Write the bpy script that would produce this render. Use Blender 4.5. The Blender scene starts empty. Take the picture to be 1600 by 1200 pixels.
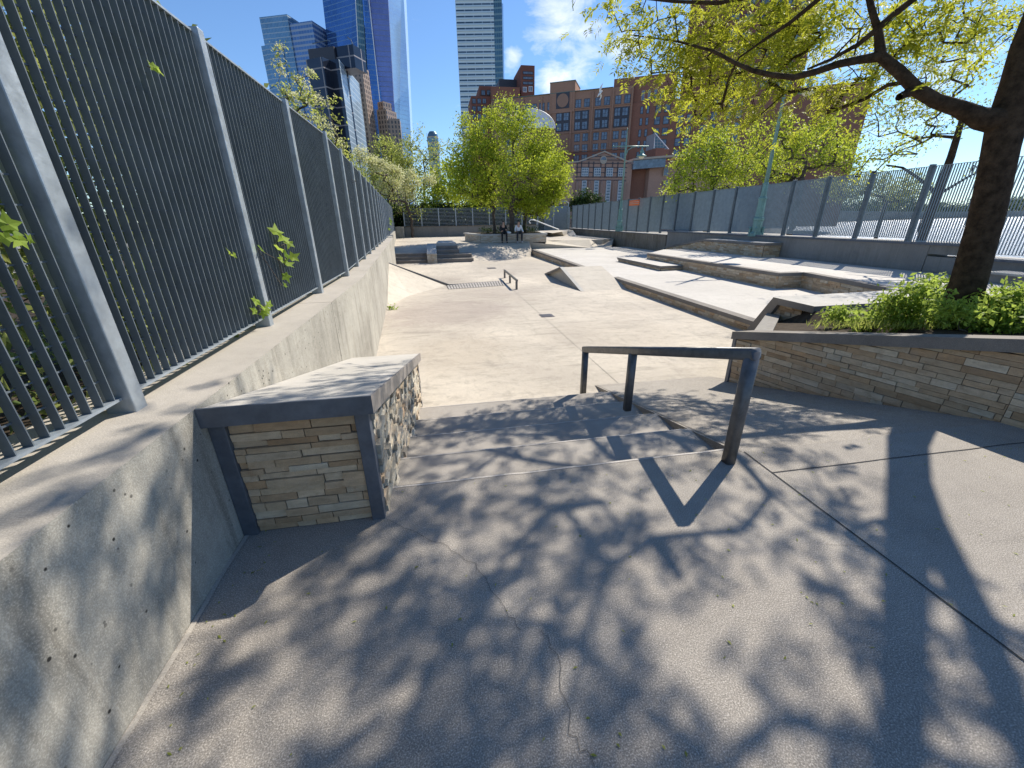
import bpy, bmesh, math, random
import numpy as np
from mathutils import Vector, Matrix
random.seed(7); rng = np.random.default_rng(7)
S = bpy.context.scene; COL = S.collection

# ---------------------------------------------------------------- camera
F, CX, CY, H = 625., 800., 600., 1.6
Zc = -np.array([20., -1524., -F]); Zc /= np.linalg.norm(Zc)
Yc = np.array([-120., 255., -F]); Yc -= Zc*(Yc@Zc); Yc /= np.linalg.norm(Yc)
Xc = np.cross(Yc, Zc); RM = np.array([Xc, Yc, Zc])
cd = bpy.data.cameras.new('camera'); cam = bpy.data.objects.new('camera', cd); COL.objects.link(cam)
cd.sensor_width = 36; cd.lens = 36*F/1600; cd.clip_start = .05; cd.clip_end = 5000
m4 = Matrix([[*RM[i], (0, 0, H)[i]] for i in range(3)] + [[0, 0, 0, 1]])
cam.matrix_world = m4; S.camera = cam
EYE = np.array([0, 0, H])
def ray(px, py): return RM@np.array([px-CX, CY-py, -F])
def az(px, py, z=0.): d = ray(px, py); return EYE+d*((z-H)/d[2])          # where the sight line meets height z
def ax(px, py, x): d = ray(px, py); return EYE+d*(x/d[0])
def ay(px, py, y): d = ray(px, py); return EYE+d*(y/d[1])
def over(px, py, P): d = ray(px, py); return EYE+d*(math.hypot(P[0], P[1])/math.hypot(d[0], d[1]))
def apl(px, py, p0, n): d = ray(px, py); n = np.array(n, float); return EYE+d*(((np.array(p0)-EYE)@n)/(d@n))

# ---------------------------------------------------------------- light and sky
SUNV = Vector((.799, .600, 1.0)).normalized()
EL = math.asin(SUNV.z); AZ = math.atan2(SUNV.x, SUNV.y)
w = bpy.data.worlds.new("World"); S.world = w; w.use_nodes = True
wt = w.node_tree; wt.nodes.clear()
def wn(t, **k):
    n = wt.nodes.new(t)
    for a, b in k.items(): setattr(n, a, b)
    return n
sky = wn('ShaderNodeTexSky', sky_type='NISHITA', sun_disc=False, sun_elevation=EL, sun_rotation=AZ,
         altitude=10, air_density=1.0, dust_density=.05, ozone_density=2.5)
bg = wn('ShaderNodeBackground'); out = wn('ShaderNodeOutputWorld')
bg.inputs[1].default_value = .10
tc = wn('ShaderNodeTexCoord'); nz = wn('ShaderNodeTexNoise'); nz.inputs['Scale'].default_value = 9; nz.inputs['Detail'].default_value = 9; nz.inputs['Roughness'].default_value = .62; nz.inputs['Distortion'].default_value = .4
mp = wn('ShaderNodeMapping'); mp.inputs['Scale'].default_value = (1, 1, 2.2)
L = wt.links.new
L(tc.outputs['Generated'], mp.inputs[0]); L(mp.outputs[0], nz.inputs['Vector'])
acc = None
for px, py, rad in ((905, 40, .135), (868, 120, .062), (800, 95, .035), (975, 75, .06), (1380, 100, .32), (1540, 250, .25)):
    d = ray(px, py); d = d/np.linalg.norm(d)
    vs = wn('ShaderNodeVectorMath', operation='DISTANCE'); vs.inputs[1].default_value = tuple(d)
    L(tc.outputs['Generated'], vs.inputs[0])
    mr = wn('ShaderNodeMapRange'); mr.inputs['From Min'].default_value = rad; mr.inputs['From Max'].default_value = rad*.25
    mr.inputs['To Min'].default_value = 0; mr.inputs['To Max'].default_value = 1 if rad < .2 else .55
    L(vs.outputs['Value'], mr.inputs[0])
    if acc is None: acc = mr.outputs[0]
    else:
        mx = wn('ShaderNodeMath', operation='MAXIMUM'); L(acc, mx.inputs[0]); L(mr.outputs[0], mx.inputs[1]); acc = mx.outputs[0]
ad = wn('ShaderNodeMath', operation='MULTIPLY_ADD'); ad.inputs[1].default_value = .30; L(acc, ad.inputs[0]); L(nz.outputs[0], ad.inputs[2])
cr = wn('ShaderNodeMapRange'); cr.inputs['From Min'].default_value = .68; cr.inputs['From Max'].default_value = 1.02
L(ad.outputs[0], cr.inputs[0])
mix = wn('ShaderNodeMixRGB'); mix.inputs[2].default_value = (8.6, 9.0, 9.6, 1)
L(cr.outputs[0], mix.inputs[0]); tn = wn('ShaderNodeMixRGB', blend_type='MULTIPLY'); tn.inputs[0].default_value = 1; tn.inputs[2].default_value = (.83, 1.02, 1.22, 1)
L(sky.outputs[0], tn.inputs[1]); L(tn.outputs[0], mix.inputs[1]); L(mix.outputs[0], bg.inputs[0]); L(bg.outputs[0], out.inputs[0])
sd = bpy.data.lights.new('sun', 'SUN'); sd.energy = 5.0; sd.angle = math.radians(.53); sd.color = (1, .93, .82)
so = bpy.data.objects.new('sun', sd); COL.objects.link(so)
so.rotation_euler = SUNV.to_track_quat('Z', 'Y').to_euler(); so.location = (20, 14, 30)
S.view_settings.view_transform = 'Standard'; S.view_settings.look = 'None'; S.view_settings.gamma = 1
S.view_settings.exposure = .48
S.cycles.max_bounces = 7; S.cycles.transparent_max_bounces = 8; S.cycles.use_denoising = True

# ---------------------------------------------------------------- materials
def newmat(name):
    m = bpy.data.materials.new(name); m.use_nodes = True; t = m.node_tree; t.nodes.clear()
    o = t.nodes.new('ShaderNodeOutputMaterial'); b = t.nodes.new('ShaderNodeBsdfPrincipled')
    t.links.new(b.outputs[0], o.inputs[0]); return m, t, b, o
def nd(t, ty, **k):
    n = t.nodes.new(ty)
    for a, v in k.items():
        if a in n.inputs.keys() if isinstance(a, str) and not hasattr(n, a) else False: n.inputs[a].default_value = v
        else: setattr(n, a, v)
    return n
def noise(t, vec, scale, detail=4, rough=.55):
    n = t.nodes.new('ShaderNodeTexNoise'); n.inputs['Scale'].default_value = scale; n.inputs['Detail'].default_value = detail
    n.inputs['Roughness'].default_value = rough; t.links.new(vec, n.inputs['Vector']); return n.outputs[0]
def ramp(t, v, a, b, lo=0., hi=1.):
    n = t.nodes.new('ShaderNodeMapRange'); n.inputs['From Min'].default_value = a; n.inputs['From Max'].default_value = b
    n.inputs['To Min'].default_value = lo; n.inputs['To Max'].default_value = hi; t.links.new(v, n.inputs[0]); return n.outputs[0]
def mixc(t, f, a, b, mode='MIX'):
    n = t.nodes.new('ShaderNodeMixRGB'); n.blend_type = mode
    for i, v in ((0, f), (1, a), (2, b)):
        if hasattr(v, 'links') or hasattr(v, 'is_linked'): t.links.new(v, n.inputs[i])
        elif i == 0: n.inputs[0].default_value = v
        else: n.inputs[i].default_value = (*v, 1)
    return n.outputs[0]
def vecs(t, scale=(1, 1, 1), kind='Object'):
    c = t.nodes.new('ShaderNodeTexCoord'); m = t.nodes.new('ShaderNodeMapping'); m.inputs['Scale'].default_value = scale
    t.links.new(c.outputs[kind], m.inputs[0]); return m.outputs[0]
def bump(t, b, h, strength=.3, dist=.01):
    n = t.nodes.new('ShaderNodeBump'); n.inputs['Strength'].default_value = strength; n.inputs['Distance'].default_value = dist
    t.links.new(h, n.inputs['Height']); t.links.new(n.outputs[0], b.inputs['Normal'])
def concrete(name, c1, c2, stain=(.12, .1, .08), stainamt=.5, streak=0., speck=.35, rough=.85, big=.7, bmp=.35, pits=0., scuff=0., patches=()):
    m, t, b, o = newmat(name); v = vecs(t)
    col = mixc(t, ramp(t, noise(t, v, big, 7, .62), .32, .68), c1, c2)
    st = ramp(t, noise(t, v, big*2.6, 8, .7), .56, .78, 0, stainamt)
    col = mixc(t, st, col, stain)
    col = mixc(t, ramp(t, noise(t, v, 14, 5, .7), .35, .75, 0, .25), col, stain)
    for px_, py_, rx_, ry_, am_, pc_ in patches:     # old stains: (x, y, half width, half length, strength, colour)
        mm = t.nodes.new('ShaderNodeMapping'); mm.vector_type = 'TEXTURE'; mm.inputs['Location'].default_value = (px_, py_, PZ0); mm.inputs['Scale'].default_value = (rx_, ry_, 1); t.links.new(v, mm.inputs[0])
        ln_ = t.nodes.new('ShaderNodeVectorMath'); ln_.operation = 'LENGTH'; t.links.new(mm.outputs[0], ln_.inputs[0])
        sm_ = t.nodes.new('ShaderNodeMath'); sm_.operation = 'MULTIPLY_ADD'; sm_.inputs[1].default_value = 1.3; t.links.new(noise(t, v, 1.7, 7, .7), sm_.inputs[0]); t.links.new(ln_.outputs['Value'], sm_.inputs[2])
        col = mixc(t, ramp(t, sm_.outputs[0], 1.75, 1.25, 0, am_), col, pc_)
    if scuff:
        va = vecs(t, (.55, 2.6, 1)); col = mixc(t, ramp(t, noise(t, va, 1.6, 8, .72), .52, .72, 0, scuff), col, tuple(x*.55 for x in c1))
        vb_ = vecs(t, (2.2, .5, 1)); col = mixc(t, ramp(t, noise(t, vb_, 2.3, 7, .7), .56, .74, 0, scuff*.7), col, tuple(x*.6 for x in c1))
        vc = vecs(t, (1, 1, 1)); col = mixc(t, ramp(t, noise(t, vc, .11, 3, .5), .52, .66, 0, scuff*.6), col, stain)
        col = mixc(t, ramp(t, noise(t, vc, 5.5, 6, .75), .50, .68, 0, scuff*.7), col, tuple(x*.6 for x in c1))
    if streak:
        vz = vecs(t, (7, 7, .55)); col = mixc(t, ramp(t, noise(t, vz, 1.1, 6, .65), .5, .72, 0, streak), col, (.085, .07, .05))
        vz2 = vecs(t, (16, 16, .7)); col = mixc(t, ramp(t, noise(t, vz2, 1.3, 4, .6), .55, .75, 0, streak*.6), col, (.62, .56, .46))
    sp = noise(t, v, 190, 3, .6)
    col = mixc(t, ramp(t, sp, .5, .72, 0, speck), col, tuple(min(1, x*1.7+.05) for x in c2))
    col = mixc(t, ramp(t, sp, .46, .26, 0, speck), col, tuple(x*.35 for x in c1))
    hgt = noise(t, v, 90, 5, .7)
    if pits:
        vo = t.nodes.new('ShaderNodeTexVoronoi'); vo.inputs['Scale'].default_value = 17; t.links.new(v, vo.inputs['Vector'])
        pm = t.nodes.new('ShaderNodeMath'); pm.operation = 'MULTIPLY'; t.links.new(ramp(t, vo.outputs['Distance'], .14, .09), pm.inputs[0])
        t.links.new(ramp(t, noise(t, v, 3.1, 2), .44, .52), pm.inputs[1])
        col = mixc(t, pm.outputs[0], col, (.03, .028, .025))
    t.links.new(col, b.inputs['Base Color']); b.inputs['Roughness'].default_value = rough; b.inputs['Specular IOR Level'].default_value = .3
    bump(t, b, hgt, bmp, .006); return m
PZ0 = -.6
def plain(name, c, rough=.6, metal=0., var=.15, scale=6., bmp=0., spec=.5):
    m, t, b, o = newmat(name); v = vecs(t)
    n1 = noise(t, v, scale, 6, .65)
    col = mixc(t, ramp(t, n1, .3, .7), tuple(x*(1-var) for x in c), tuple(min(1, x*(1+var)) for x in c))
    t.links.new(col, b.inputs['Base Color']); b.inputs['Roughness'].default_value = rough; b.inputs['Metallic'].default_value = metal
    b.inputs['Specular IOR Level'].default_value = spec
    rr = ramp(t, noise(t, v, scale*2.3, 5, .6), .3, .7, max(.05, rough-.12), min(1, rough+.12)); t.links.new(rr, b.inputs['Roughness'])
    if bmp: bump(t, b, noise(t, v, scale*5, 5, .65), bmp, .01)
    return m
def stonemat(name, cols, rough=.8):
    m, t, b, o = newmat(name); v = vecs(t); g = t.nodes.new('ShaderNodeNewGeometry')
    r = t.nodes.new('ShaderNodeValToRGB'); r.color_ramp.interpolation = 'LINEAR'
    e = r.color_ramp.elements; e[0].position = 0; e[0].color = (*cols[0], 1); e[1].position = 1; e[1].color = (*cols[-1], 1)
    for i, c in enumerate(cols[1:-1]): x = e.new((i+1)/(len(cols)-1)); x.color = (*c, 1)
    t.links.new(g.outputs['Random Per Island'], r.inputs[0])
    vz = vecs(t, (9, 9, 26)); n1 = noise(t, vz, 1, 6, .7)
    col = mixc(t, ramp(t, n1, .35, .75, 0, .45), r.outputs[0], (.13, .095, .06))
    col = mixc(t, ramp(t, noise(t, v, 11, 5, .7), .55, .75, 0, .5), col, (.30, .17, .08))
    col = mixc(t, ramp(t, noise(t, v, 5, 4, .6), .6, .8, 0, .4), col, (.42, .38, .32))
    t.links.new(col, b.inputs['Base Color']); b.inputs['Roughness'].default_value = rough; b.inputs['Specular IOR Level'].default_value = .2
    bump(t, b, noise(t, v, 55, 6, .75), .8, .012); return m
def leafmat(name, c1, c2, tr=.5, bright=None):
    m, t, b, o = newmat(name); g = t.nodes.new('ShaderNodeNewGeometry'); v = vecs(t)
    f = t.nodes.new('ShaderNodeMath'); f.operation = 'ADD'; t.links.new(g.outputs['Random Per Island'], f.inputs[0])
    t.links.new(ramp(t, noise(t, v, .9, 3), .3, .7, -.3, .3), f.inputs[1])
    col = mixc(t, f.outputs[0], c1, c2); t.links.new(col, b.inputs['Base Color']); b.inputs['Roughness'].default_value = .5
    b.inputs['Specular IOR Level'].default_value = .12
    tl = t.nodes.new('ShaderNodeBsdfTranslucent'); t.links.new(mixc(t, .5, col, bright or tuple(min(1, x*1.8) for x in c2)), tl.inputs[0])
    mx = t.nodes.new('ShaderNodeMixShader'); mx.inputs[0].default_value = tr
    t.links.new(b.outputs[0], mx.inputs[1]); t.links.new(tl.outputs[0], mx.inputs[2]); t.links.new(mx.outputs[0], o.inputs[0]); return m
def facade(name, glass, frame, bw, fh, fx, fy, rough=.12, metal=.6, frough=.5, var=.5):
    """curtain wall from UV in metres: bays bw wide, floors fh high, mullion share fx, spandrel share fy"""
    m, t, b, o = newmat(name); uv = t.nodes.new('ShaderNodeTexCoord'); sp = t.nodes.new('ShaderNodeSeparateXYZ'); t.links.new(uv.outputs['UV'], sp.inputs[0])
    def cell(s, w, fr):
        a = t.nodes.new('ShaderNodeMath'); a.operation = 'DIVIDE'; a.inputs[1].default_value = w; t.links.new(s, a.inputs[0])
        fl = t.nodes.new('ShaderNodeMath'); fl.operation = 'FLOOR'; t.links.new(a.outputs[0], fl.inputs[0])
        c = t.nodes.new('ShaderNodeMath'); c.operation = 'FRACT'; t.links.new(a.outputs[0], c.inputs[0])
        l = t.nodes.new('ShaderNodeMath'); l.operation = 'LESS_THAN'; l.inputs[1].default_value = fr; t.links.new(c.outputs[0], l.inputs[0])
        return fl.outputs[0], l.outputs[0]
    ix, lx = cell(sp.outputs[0], bw, fx); iy, ly = cell(sp.outputs[1], fh, fy)
    mxx = t.nodes.new('ShaderNodeMath'); mxx.operation = 'MAXIMUM'; t.links.new(lx, mxx.inputs[0]); t.links.new(ly, mxx.inputs[1])
    cb = t.nodes.new('ShaderNodeCombineXYZ'); t.links.new(ix, cb.inputs[0]); t.links.new(iy, cb.inputs[1])
    wnz = t.nodes.new('ShaderNodeTexWhiteNoise'); t.links.new(cb.outputs[0], wnz.inputs['Vector'])
    v = vecs(t); bigv = noise(t, v, .035, 4, .6)
    gl = mixc(t, ramp(t, wnz.outputs['Value'], 0, 1, 0, var), glass, tuple(x*.45 for x in glass))
    gl = mixc(t, ramp(t, bigv, .35, .7, 0, .5), gl, tuple(min(1, x*1.5+.04) for x in glass))
    t.links.new(mixc(t, mxx.outputs[0], gl, frame), b.inputs['Base Color'])
    t.links.new(ramp(t, mxx.outputs[0], 0, 1, rough, frough), b.inputs['Roughness'])
    t.links.new(ramp(t, mxx.outputs[0], 0, 1, metal, .0), b.inputs['Metallic']); return m

def brickmat(name, c1, c2, mortar, bw=.22, bh=.075):
    m, t, b, o = newmat(name); uv = t.nodes.new('ShaderNodeTexCoord'); br = t.nodes.new('ShaderNodeTexBrick')
    t.links.new(uv.outputs['UV'], br.inputs['Vector']); br.inputs['Scale'].default_value = 1
    br.inputs['Color1'].default_value = (*c1, 1); br.inputs['Color2'].default_value = (*c2, 1); br.inputs['Mortar'].default_value = (*mortar, 1)
    br.inputs['Brick Width'].default_value = bw; br.inputs['Row Height'].default_value = bh; br.inputs['Mortar Size'].default_value = .006
    v = vecs(t); col = mixc(t, ramp(t, noise(t, v, .25, 6, .7), .35, .7, 0, .35), br.outputs[0], tuple(x*.6 for x in c1))
    t.links.new(col, b.inputs['Base Color']); b.inputs['Roughness'].default_value = .85; b.inputs['Specular IOR Level'].default_value = .2; return m

M = {}
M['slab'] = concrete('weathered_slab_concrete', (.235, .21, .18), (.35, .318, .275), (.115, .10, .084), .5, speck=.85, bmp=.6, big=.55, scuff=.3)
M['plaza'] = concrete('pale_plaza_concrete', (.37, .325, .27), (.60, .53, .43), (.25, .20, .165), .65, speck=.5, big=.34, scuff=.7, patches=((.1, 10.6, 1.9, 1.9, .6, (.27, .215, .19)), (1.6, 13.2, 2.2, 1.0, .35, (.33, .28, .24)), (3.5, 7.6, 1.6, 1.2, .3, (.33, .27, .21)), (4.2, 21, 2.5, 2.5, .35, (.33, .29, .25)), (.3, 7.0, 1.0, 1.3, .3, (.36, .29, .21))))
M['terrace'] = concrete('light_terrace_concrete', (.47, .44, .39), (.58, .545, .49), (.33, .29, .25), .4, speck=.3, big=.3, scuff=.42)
M['bank'] = concrete('cream_bank_concrete', (.46, .41, .335), (.57, .515, .425), (.33, .27, .2), .4, speck=.35, big=.5, scuff=.45)
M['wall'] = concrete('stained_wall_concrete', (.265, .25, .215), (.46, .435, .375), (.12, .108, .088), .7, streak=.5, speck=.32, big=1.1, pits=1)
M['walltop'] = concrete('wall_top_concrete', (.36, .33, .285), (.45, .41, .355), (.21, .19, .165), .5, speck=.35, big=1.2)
M['brownwall'] = concrete('rusty_streaked_wall_concrete', (.16, .125, .09), (.27, .23, .18), (.08, .06, .04), .6, streak=.8, speck=.15, big=1.0)
M['greywall'] = concrete('grey_parapet_concrete', (.22, .205, .185), (.29, .27, .24), (.12, .11, .1), .5, streak=.3, speck=.2, big=.8)
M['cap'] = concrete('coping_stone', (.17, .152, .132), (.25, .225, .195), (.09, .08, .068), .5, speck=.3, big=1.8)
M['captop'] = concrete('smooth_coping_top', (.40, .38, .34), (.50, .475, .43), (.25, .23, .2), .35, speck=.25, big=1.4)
M['stone'] = stonemat('ledgestone', [(.42, .28, .16), (.64, .50, .33), (.54, .37, .22), (.76, .64, .46), (.58, .38, .21), (.64, .56, .42), (.48, .32, .18)])
M['stonepale'] = stonemat('pale_ledgestone', [(.50, .44, .34), (.60, .56, .46), (.40, .33, .24), (.64, .60, .50), (.5, .36, .24), (.55, .5, .4)])
M['grout'] = plain('dark_grout', (.05, .042, .034), .95)
M['steel'] = plain('blue_grey_steel', (.11, .125, .15), .5, .3, .25, 9, .15)
M['steeledge'] = plain('worn_steel_edge', (.28, .255, .235), .5, .35, .25, 12)
M['rail'] = plain('brushed_dark_steel', (.105, .108, .112), .42, .25, .3, 14, .1)
M['bar'] = plain('galvanised_bar', (.125, .15, .175), .5, .15, .18, 5)
M['post'] = plain('galvanised_post', (.34, .385, .425), .42, .45, .22, 9, .12)
M['rbar'] = plain('dull_blue_bar', (.235, .275, .30), .5, .15, .15, 5)
M['rpost'] = plain('dull_steel_post', (.12, .145, .165), .5, .4, .2, 5)
M['green'] = plain('green_enamel', (.17, .30, .27), .45, .1, .18, 6, .1)
M['soil'] = plain('dark_soil', (.055, .042, .03), .95, 0, .4, 8, .6, .1)
M['bark'] = plain('dark_bark', (.060, .040, .026), .9, 0, .6, 12, 1.0, .1)
M['bark2'] = plain('grey_brown_bark', (.09, .072, .058), .9, 0, .4, 8, .6, .15)
M['leaf'] = leafmat('locust_leaf', (.20, .245, .02), (.44, .47, .045), .5, (.72, .72, .07))
M['leafc'] = leafmat('spring_leaf', (.17, .235, .018), (.44, .52, .05), .46, (.72, .78, .08))
M['leafo'] = leafmat('olive_leaf', (.20, .24, .05), (.38, .41, .10), .5)
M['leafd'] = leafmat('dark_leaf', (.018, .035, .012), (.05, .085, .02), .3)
M['leafs'] = leafmat('bright_shrub_leaf', (.14, .23, .025), (.34, .45, .07), .5, (.58, .70, .14))
M['leafh'] = leafmat('hedge_leaf', (.08, .13, .03), (.34, .38, .12), .4, (.55, .6, .2))
M['blossom'] = leafmat('cream_blossom', (.50, .50, .22), (.74, .72, .45), .4, (.8, .8, .5))
M['cable'] = plain('dark_joint', (.035, .032, .03), .95)  # plain dark colour of the slab and paver joint strips
M['white'] = plain('white_paint', (.75, .76, .77), .5)
M['grate'] = plain('grate_iron', (.10, .09, .10), .6, .3)
M['paver'] = concrete('drain_pavers', (.36, .34, .31), (.46, .43, .39), (.2, .18, .16), .3)
M['orange'] = plain('orange_sign', (.75, .16, .04), .6)
M['brickred'] = brickmat('red_brick', (.27, .12, .085), (.32, .15, .10), (.22, .12, .09))
M['brickdark'] = brickmat('dark_brick', (.20, .085, .065), (.24, .10, .075), (.18, .09, .07))
M['bricktan'] = brickmat('tan_brick', (.345, .195, .135), (.395, .23, .16), (.31, .19, .14))
M['brickpink'] = brickmat('rose_brick', (.42, .25, .19), (.48, .29, .22), (.36, .23, .18))
M['stonetrim'] = plain('pale_stone_trim', (.42, .34, .27), .8)
M['copper'] = plain('dull_green_flashing', (.10, .16, .14), .6)
M['glassw'] = plain('window_glass', (.13, .165, .215), .12, .1, .5, .9)
M['framew'] = plain('window_frame', (.035, .035, .05), .5)
M['blind'] = plain('white_window_lattice', (.50, .52, .55), .5)

# ---------------------------------------------------------------- mesh building
class MB:
    def __init__(s): s.v = []; s.f = []; s.m = []; s.uv = []
    def add(s, vs, fs, mi=0, uvs=None):
        o = len(s.v); s.v += [tuple(map(float, p)) for p in vs]
        for k, f in enumerate(fs):
            s.f.append([o+i for i in f]); s.m.append(mi)
            s.uv.append(uvs[k] if uvs else [(0, 0)]*len(f))
    def quad(s, a, b, c, d, mi=0): s.add([a, b, c, d], [(0, 1, 2, 3)], mi)
    def obox(s, o, u, v, w, mi=0):
        o, u, v, w = (np.array(k, float) for k in (o, u, v, w))
        if np.dot(np.cross(u, v), w) < 0: u, v = v, u
        P = [o, o+u, o+u+v, o+v, o+w, o+u+w, o+u+v+w, o+v+w]
        s.add(P, [(3, 2, 1, 0), (4, 5, 6, 7), (0, 1, 5, 4), (1, 2, 6, 5), (2, 3, 7, 6), (3, 0, 4, 7)], mi)
    def box(s, x0, x1, y0, y1, z0, z1, mi=0): s.obox((x0, y0, z0), (x1-x0, 0, 0), (0, y1-y0, 0), (0, 0, z1-z0), mi)
    def prism(s, poly, z1, z0, mi=0, side=None, metres=True, topmi=None):
        n = len(poly); a = sum(poly[i][0]*poly[(i+1) % n][1]-poly[(i+1) % n][0]*poly[i][1] for i in range(n))
        zt = list(z1) if hasattr(z1, '__len__') else [z1]*n; zb = list(z0) if hasattr(z0, '__len__') else [z0]*n
        poly = list(poly)
        if a < 0: poly = poly[::-1]; zt = zt[::-1]; zb = zb[::-1]
        T = [(p[0], p[1], z) for p, z in zip(poly, zt)]; B = [(p[0], p[1], z) for p, z in zip(poly, zb)]
        s.add(T, [tuple(range(n))], mi if topmi is None else topmi, [[(p[0], p[1]) for p in T]])
        s.add(B, [tuple(range(n))[::-1]], mi)
        u = 0
        for i in range(n):
            j = (i+1) % n; l = math.hypot(poly[j][0]-poly[i][0], poly[j][1]-poly[i][1])
            s.add([B[i], B[j], T[j], T[i]], [(0, 1, 2, 3)], mi if side is None else side, [[(u, zb[i]), (u+l, zb[j]), (u+l, zt[j]), (u, zt[i])]]); u += l
    def tube(s, pts, rad, n=8, mi=0, cap=True, sq=0.):
        pts = [np.array(p, float) for p in pts]; k = len(pts)
        rad = list(rad) if hasattr(rad, '__len__') else [rad]*k
        rings = []; up = None
        for i in range(k):
            t = pts[min(i+1, k-1)]-pts[max(i-1, 0)]; t /= (np.linalg.norm(t)+1e-9)
            if up is None:
                up = np.array([0, 0, 1.]) if abs(t[2]) < .9 else np.array([0, 1., 0])
            a = np.cross(up, t); a /= (np.linalg.norm(a)+1e-9); b = np.cross(t, a); up = b
            R = []
            for j in range(n):
                th = 2*math.pi*(j+.5)/n; c, q = math.cos(th), math.sin(th)
                if sq: e = 1-sq; c = math.copysign(abs(c)**e, c); q = math.copysign(abs(q)**e, q)
                R.append(pts[i]+rad[i]*(a*c+b*q))
            rings += R
        fs = [(i*n+j, i*n+(j+1) % n, (i+1)*n+(j+1) % n, (i+1)*n+j) for i in range(k-1) for j in range(n)]
        if cap: fs += [tuple(range(n))[::-1], tuple((k-1)*n+j for j in range(n))]
        s.add(rings, fs, mi)
    def lathe(s, c, prof, n=16, mi=0):
        V = []; 
        for r, z in prof:
            for j in range(n): th = 2*math.pi*j/n; V.append((c[0]+r*math.cos(th), c[1]+r*math.sin(th), c[2]+z))
        k = len(prof); fs = [(i*n+j, i*n+(j+1) % n, (i+1)*n+(j+1) % n, (i+1)*n+j) for i in range(k-1) for j in range(n)]
        fs += [tuple(range(n))[::-1], tuple((k-1)*n+j for j in range(n))]; s.add(V, fs, mi)
    def build(s, name, mats, parent=None, smooth=False, **tags):
        me = bpy.data.meshes.new(name); me.from_pydata(s.v, [], s.f)
        if not isinstance(mats, (list, tuple)): mats = [mats]
        for m in mats: me.materials.append(M[m] if isinstance(m, str) else m)
        me.polygons.foreach_set('material_index', s.m)
        uvl = me.uv_layers.new(name='UVMap'); uvl.data.foreach_set('uv', [c for f in s.uv for p in f for c in p])
        if smooth: me.polygons.foreach_set('use_smooth', [True]*len(s.f))
        me.update(); o = bpy.data.objects.new(name, me); COL.objects.link(o)
        if parent is not None: o.parent = parent; o.matrix_parent_inverse = parent.matrix_world.inverted()
        for k, v in tags.items(): o[k] = v
        return o
def bevel(o, w=.01, seg=2):
    b = o.modifiers.new('bevel', 'BEVEL'); b.width = w; b.segments = seg; b.limit_method = 'ANGLE'; b.angle_limit = .6; return o
def thing(name, label, cat, loc=(0, 0, 0), group=None):
    o = bpy.data.objects.new(name, None); COL.objects.link(o); o.location = tuple(map(float, loc)); o.empty_display_size = .2
    o.matrix_world = Matrix.Translation(o.location); o['label'] = label; o['category'] = cat
    if group: o['group'] = group
    return o
def tag(o, label, cat, group=None):
    o['label'] = label; o['category'] = cat
    if group: o['group'] = group
    return o
def npmesh(name, V, Fc, mat, parent=None, k=4, **tags):
    me = bpy.data.meshes.new(name); n = len(Fc); me.vertices.add(len(V)); me.vertices.foreach_set('co', np.asarray(V, np.float32).ravel())
    me.loops.add(n*k); me.loops.foreach_set('vertex_index', np.asarray(Fc, np.int32).ravel())
    me.polygons.add(n); me.polygons.foreach_set('loop_start', np.arange(0, n*k, k, dtype=np.int32)); me.polygons.foreach_set('loop_total', np.full(n, k, np.int32))
    me.materials.append(M[mat]); me.update(calc_edges=True); me.validate()
    o = bpy.data.objects.new(name, me); COL.objects.link(o)
    if parent is not None: o.parent = parent; o.matrix_parent_inverse = parent.matrix_world.inverted()
    for a, b in tags.items(): o[a] = b
    return o

def unit(a): return a/(np.linalg.norm(a, axis=-1, keepdims=True)+1e-9)
def leaf_quads(P, D, N, ln, wd):
    """diamond leaves from base P along D (unit) with face normal about N, each folded a little"""
    side = unit(np.cross(D, N)); ln = ln[:, None]; wd = wd[:, None]; nn = unit(np.cross(side, D))
    V = np.stack([P, P+D*ln*.45+side*wd*.5+nn*wd*.15, P+D*ln-nn*ln*.12, P+D*ln*.45-side*wd*.5+nn*wd*.15], 1).reshape(-1, 3)
    Fc = np.arange(len(P)*4).reshape(-1, 4); return V, Fc
def leafcloud(C, per, spread, ln, wd, flat=.35):
    n = len(C)*per; P = np.repeat(C, per, 0)+rng.normal(0, spread, (n, 3))*np.array([1, 1, .75])
    D = unit(rng.normal(0, 1, (n, 3))+np.array([0, 0, -.25])); N = unit(rng.normal(0, 1, (n, 3))+np.array([0, 0, flat*3]))
    s = rng.uniform(.6, 1.25, n); return leaf_quads(P, D, N, ln*s, wd*s)
def sprays(C, per, spread, rl, ll, lw, nl=5):
    """pinnate sprays: a drooping rachis with nl pairs of narrow leaflets"""
    n = len(C)*per; P = np.repeat(C, per, 0)+rng.normal(0, spread, (n, 3))
    D = unit(rng.normal(0, 1, (n, 3))*np.array([1, 1, .5])+np.array([-.35, 0, -.35])); up = unit(rng.normal(0, .5, (n, 3))+np.array([0, 0, 1.]))
    side = unit(np.cross(D, up)); R = rl*rng.uniform(.6, 1.2, n)[:, None]; Ps = []; Ds = []; Ns = []; Ls = []; Ws = []
    for i in range(nl):
        t = (i+.7)/nl
        for sg in (-1, 1):
            Ps.append(P+D*R*t+np.array([0, 0, -1.])*R*.25*t*t); Ds.append(unit(side*sg+D*.6+rng.normal(0, .2, (n, 3)))); Ns.append(up)
            Ls.append(ll*rng.uniform(.7, 1.2, n)); Ws.append(lw*rng.uniform(.8, 1.2, n))
    return leaf_quads(np.concatenate(Ps), np.concatenate(Ds), np.concatenate(Ns), np.concatenate(Ls), np.concatenate(Ws))

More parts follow.
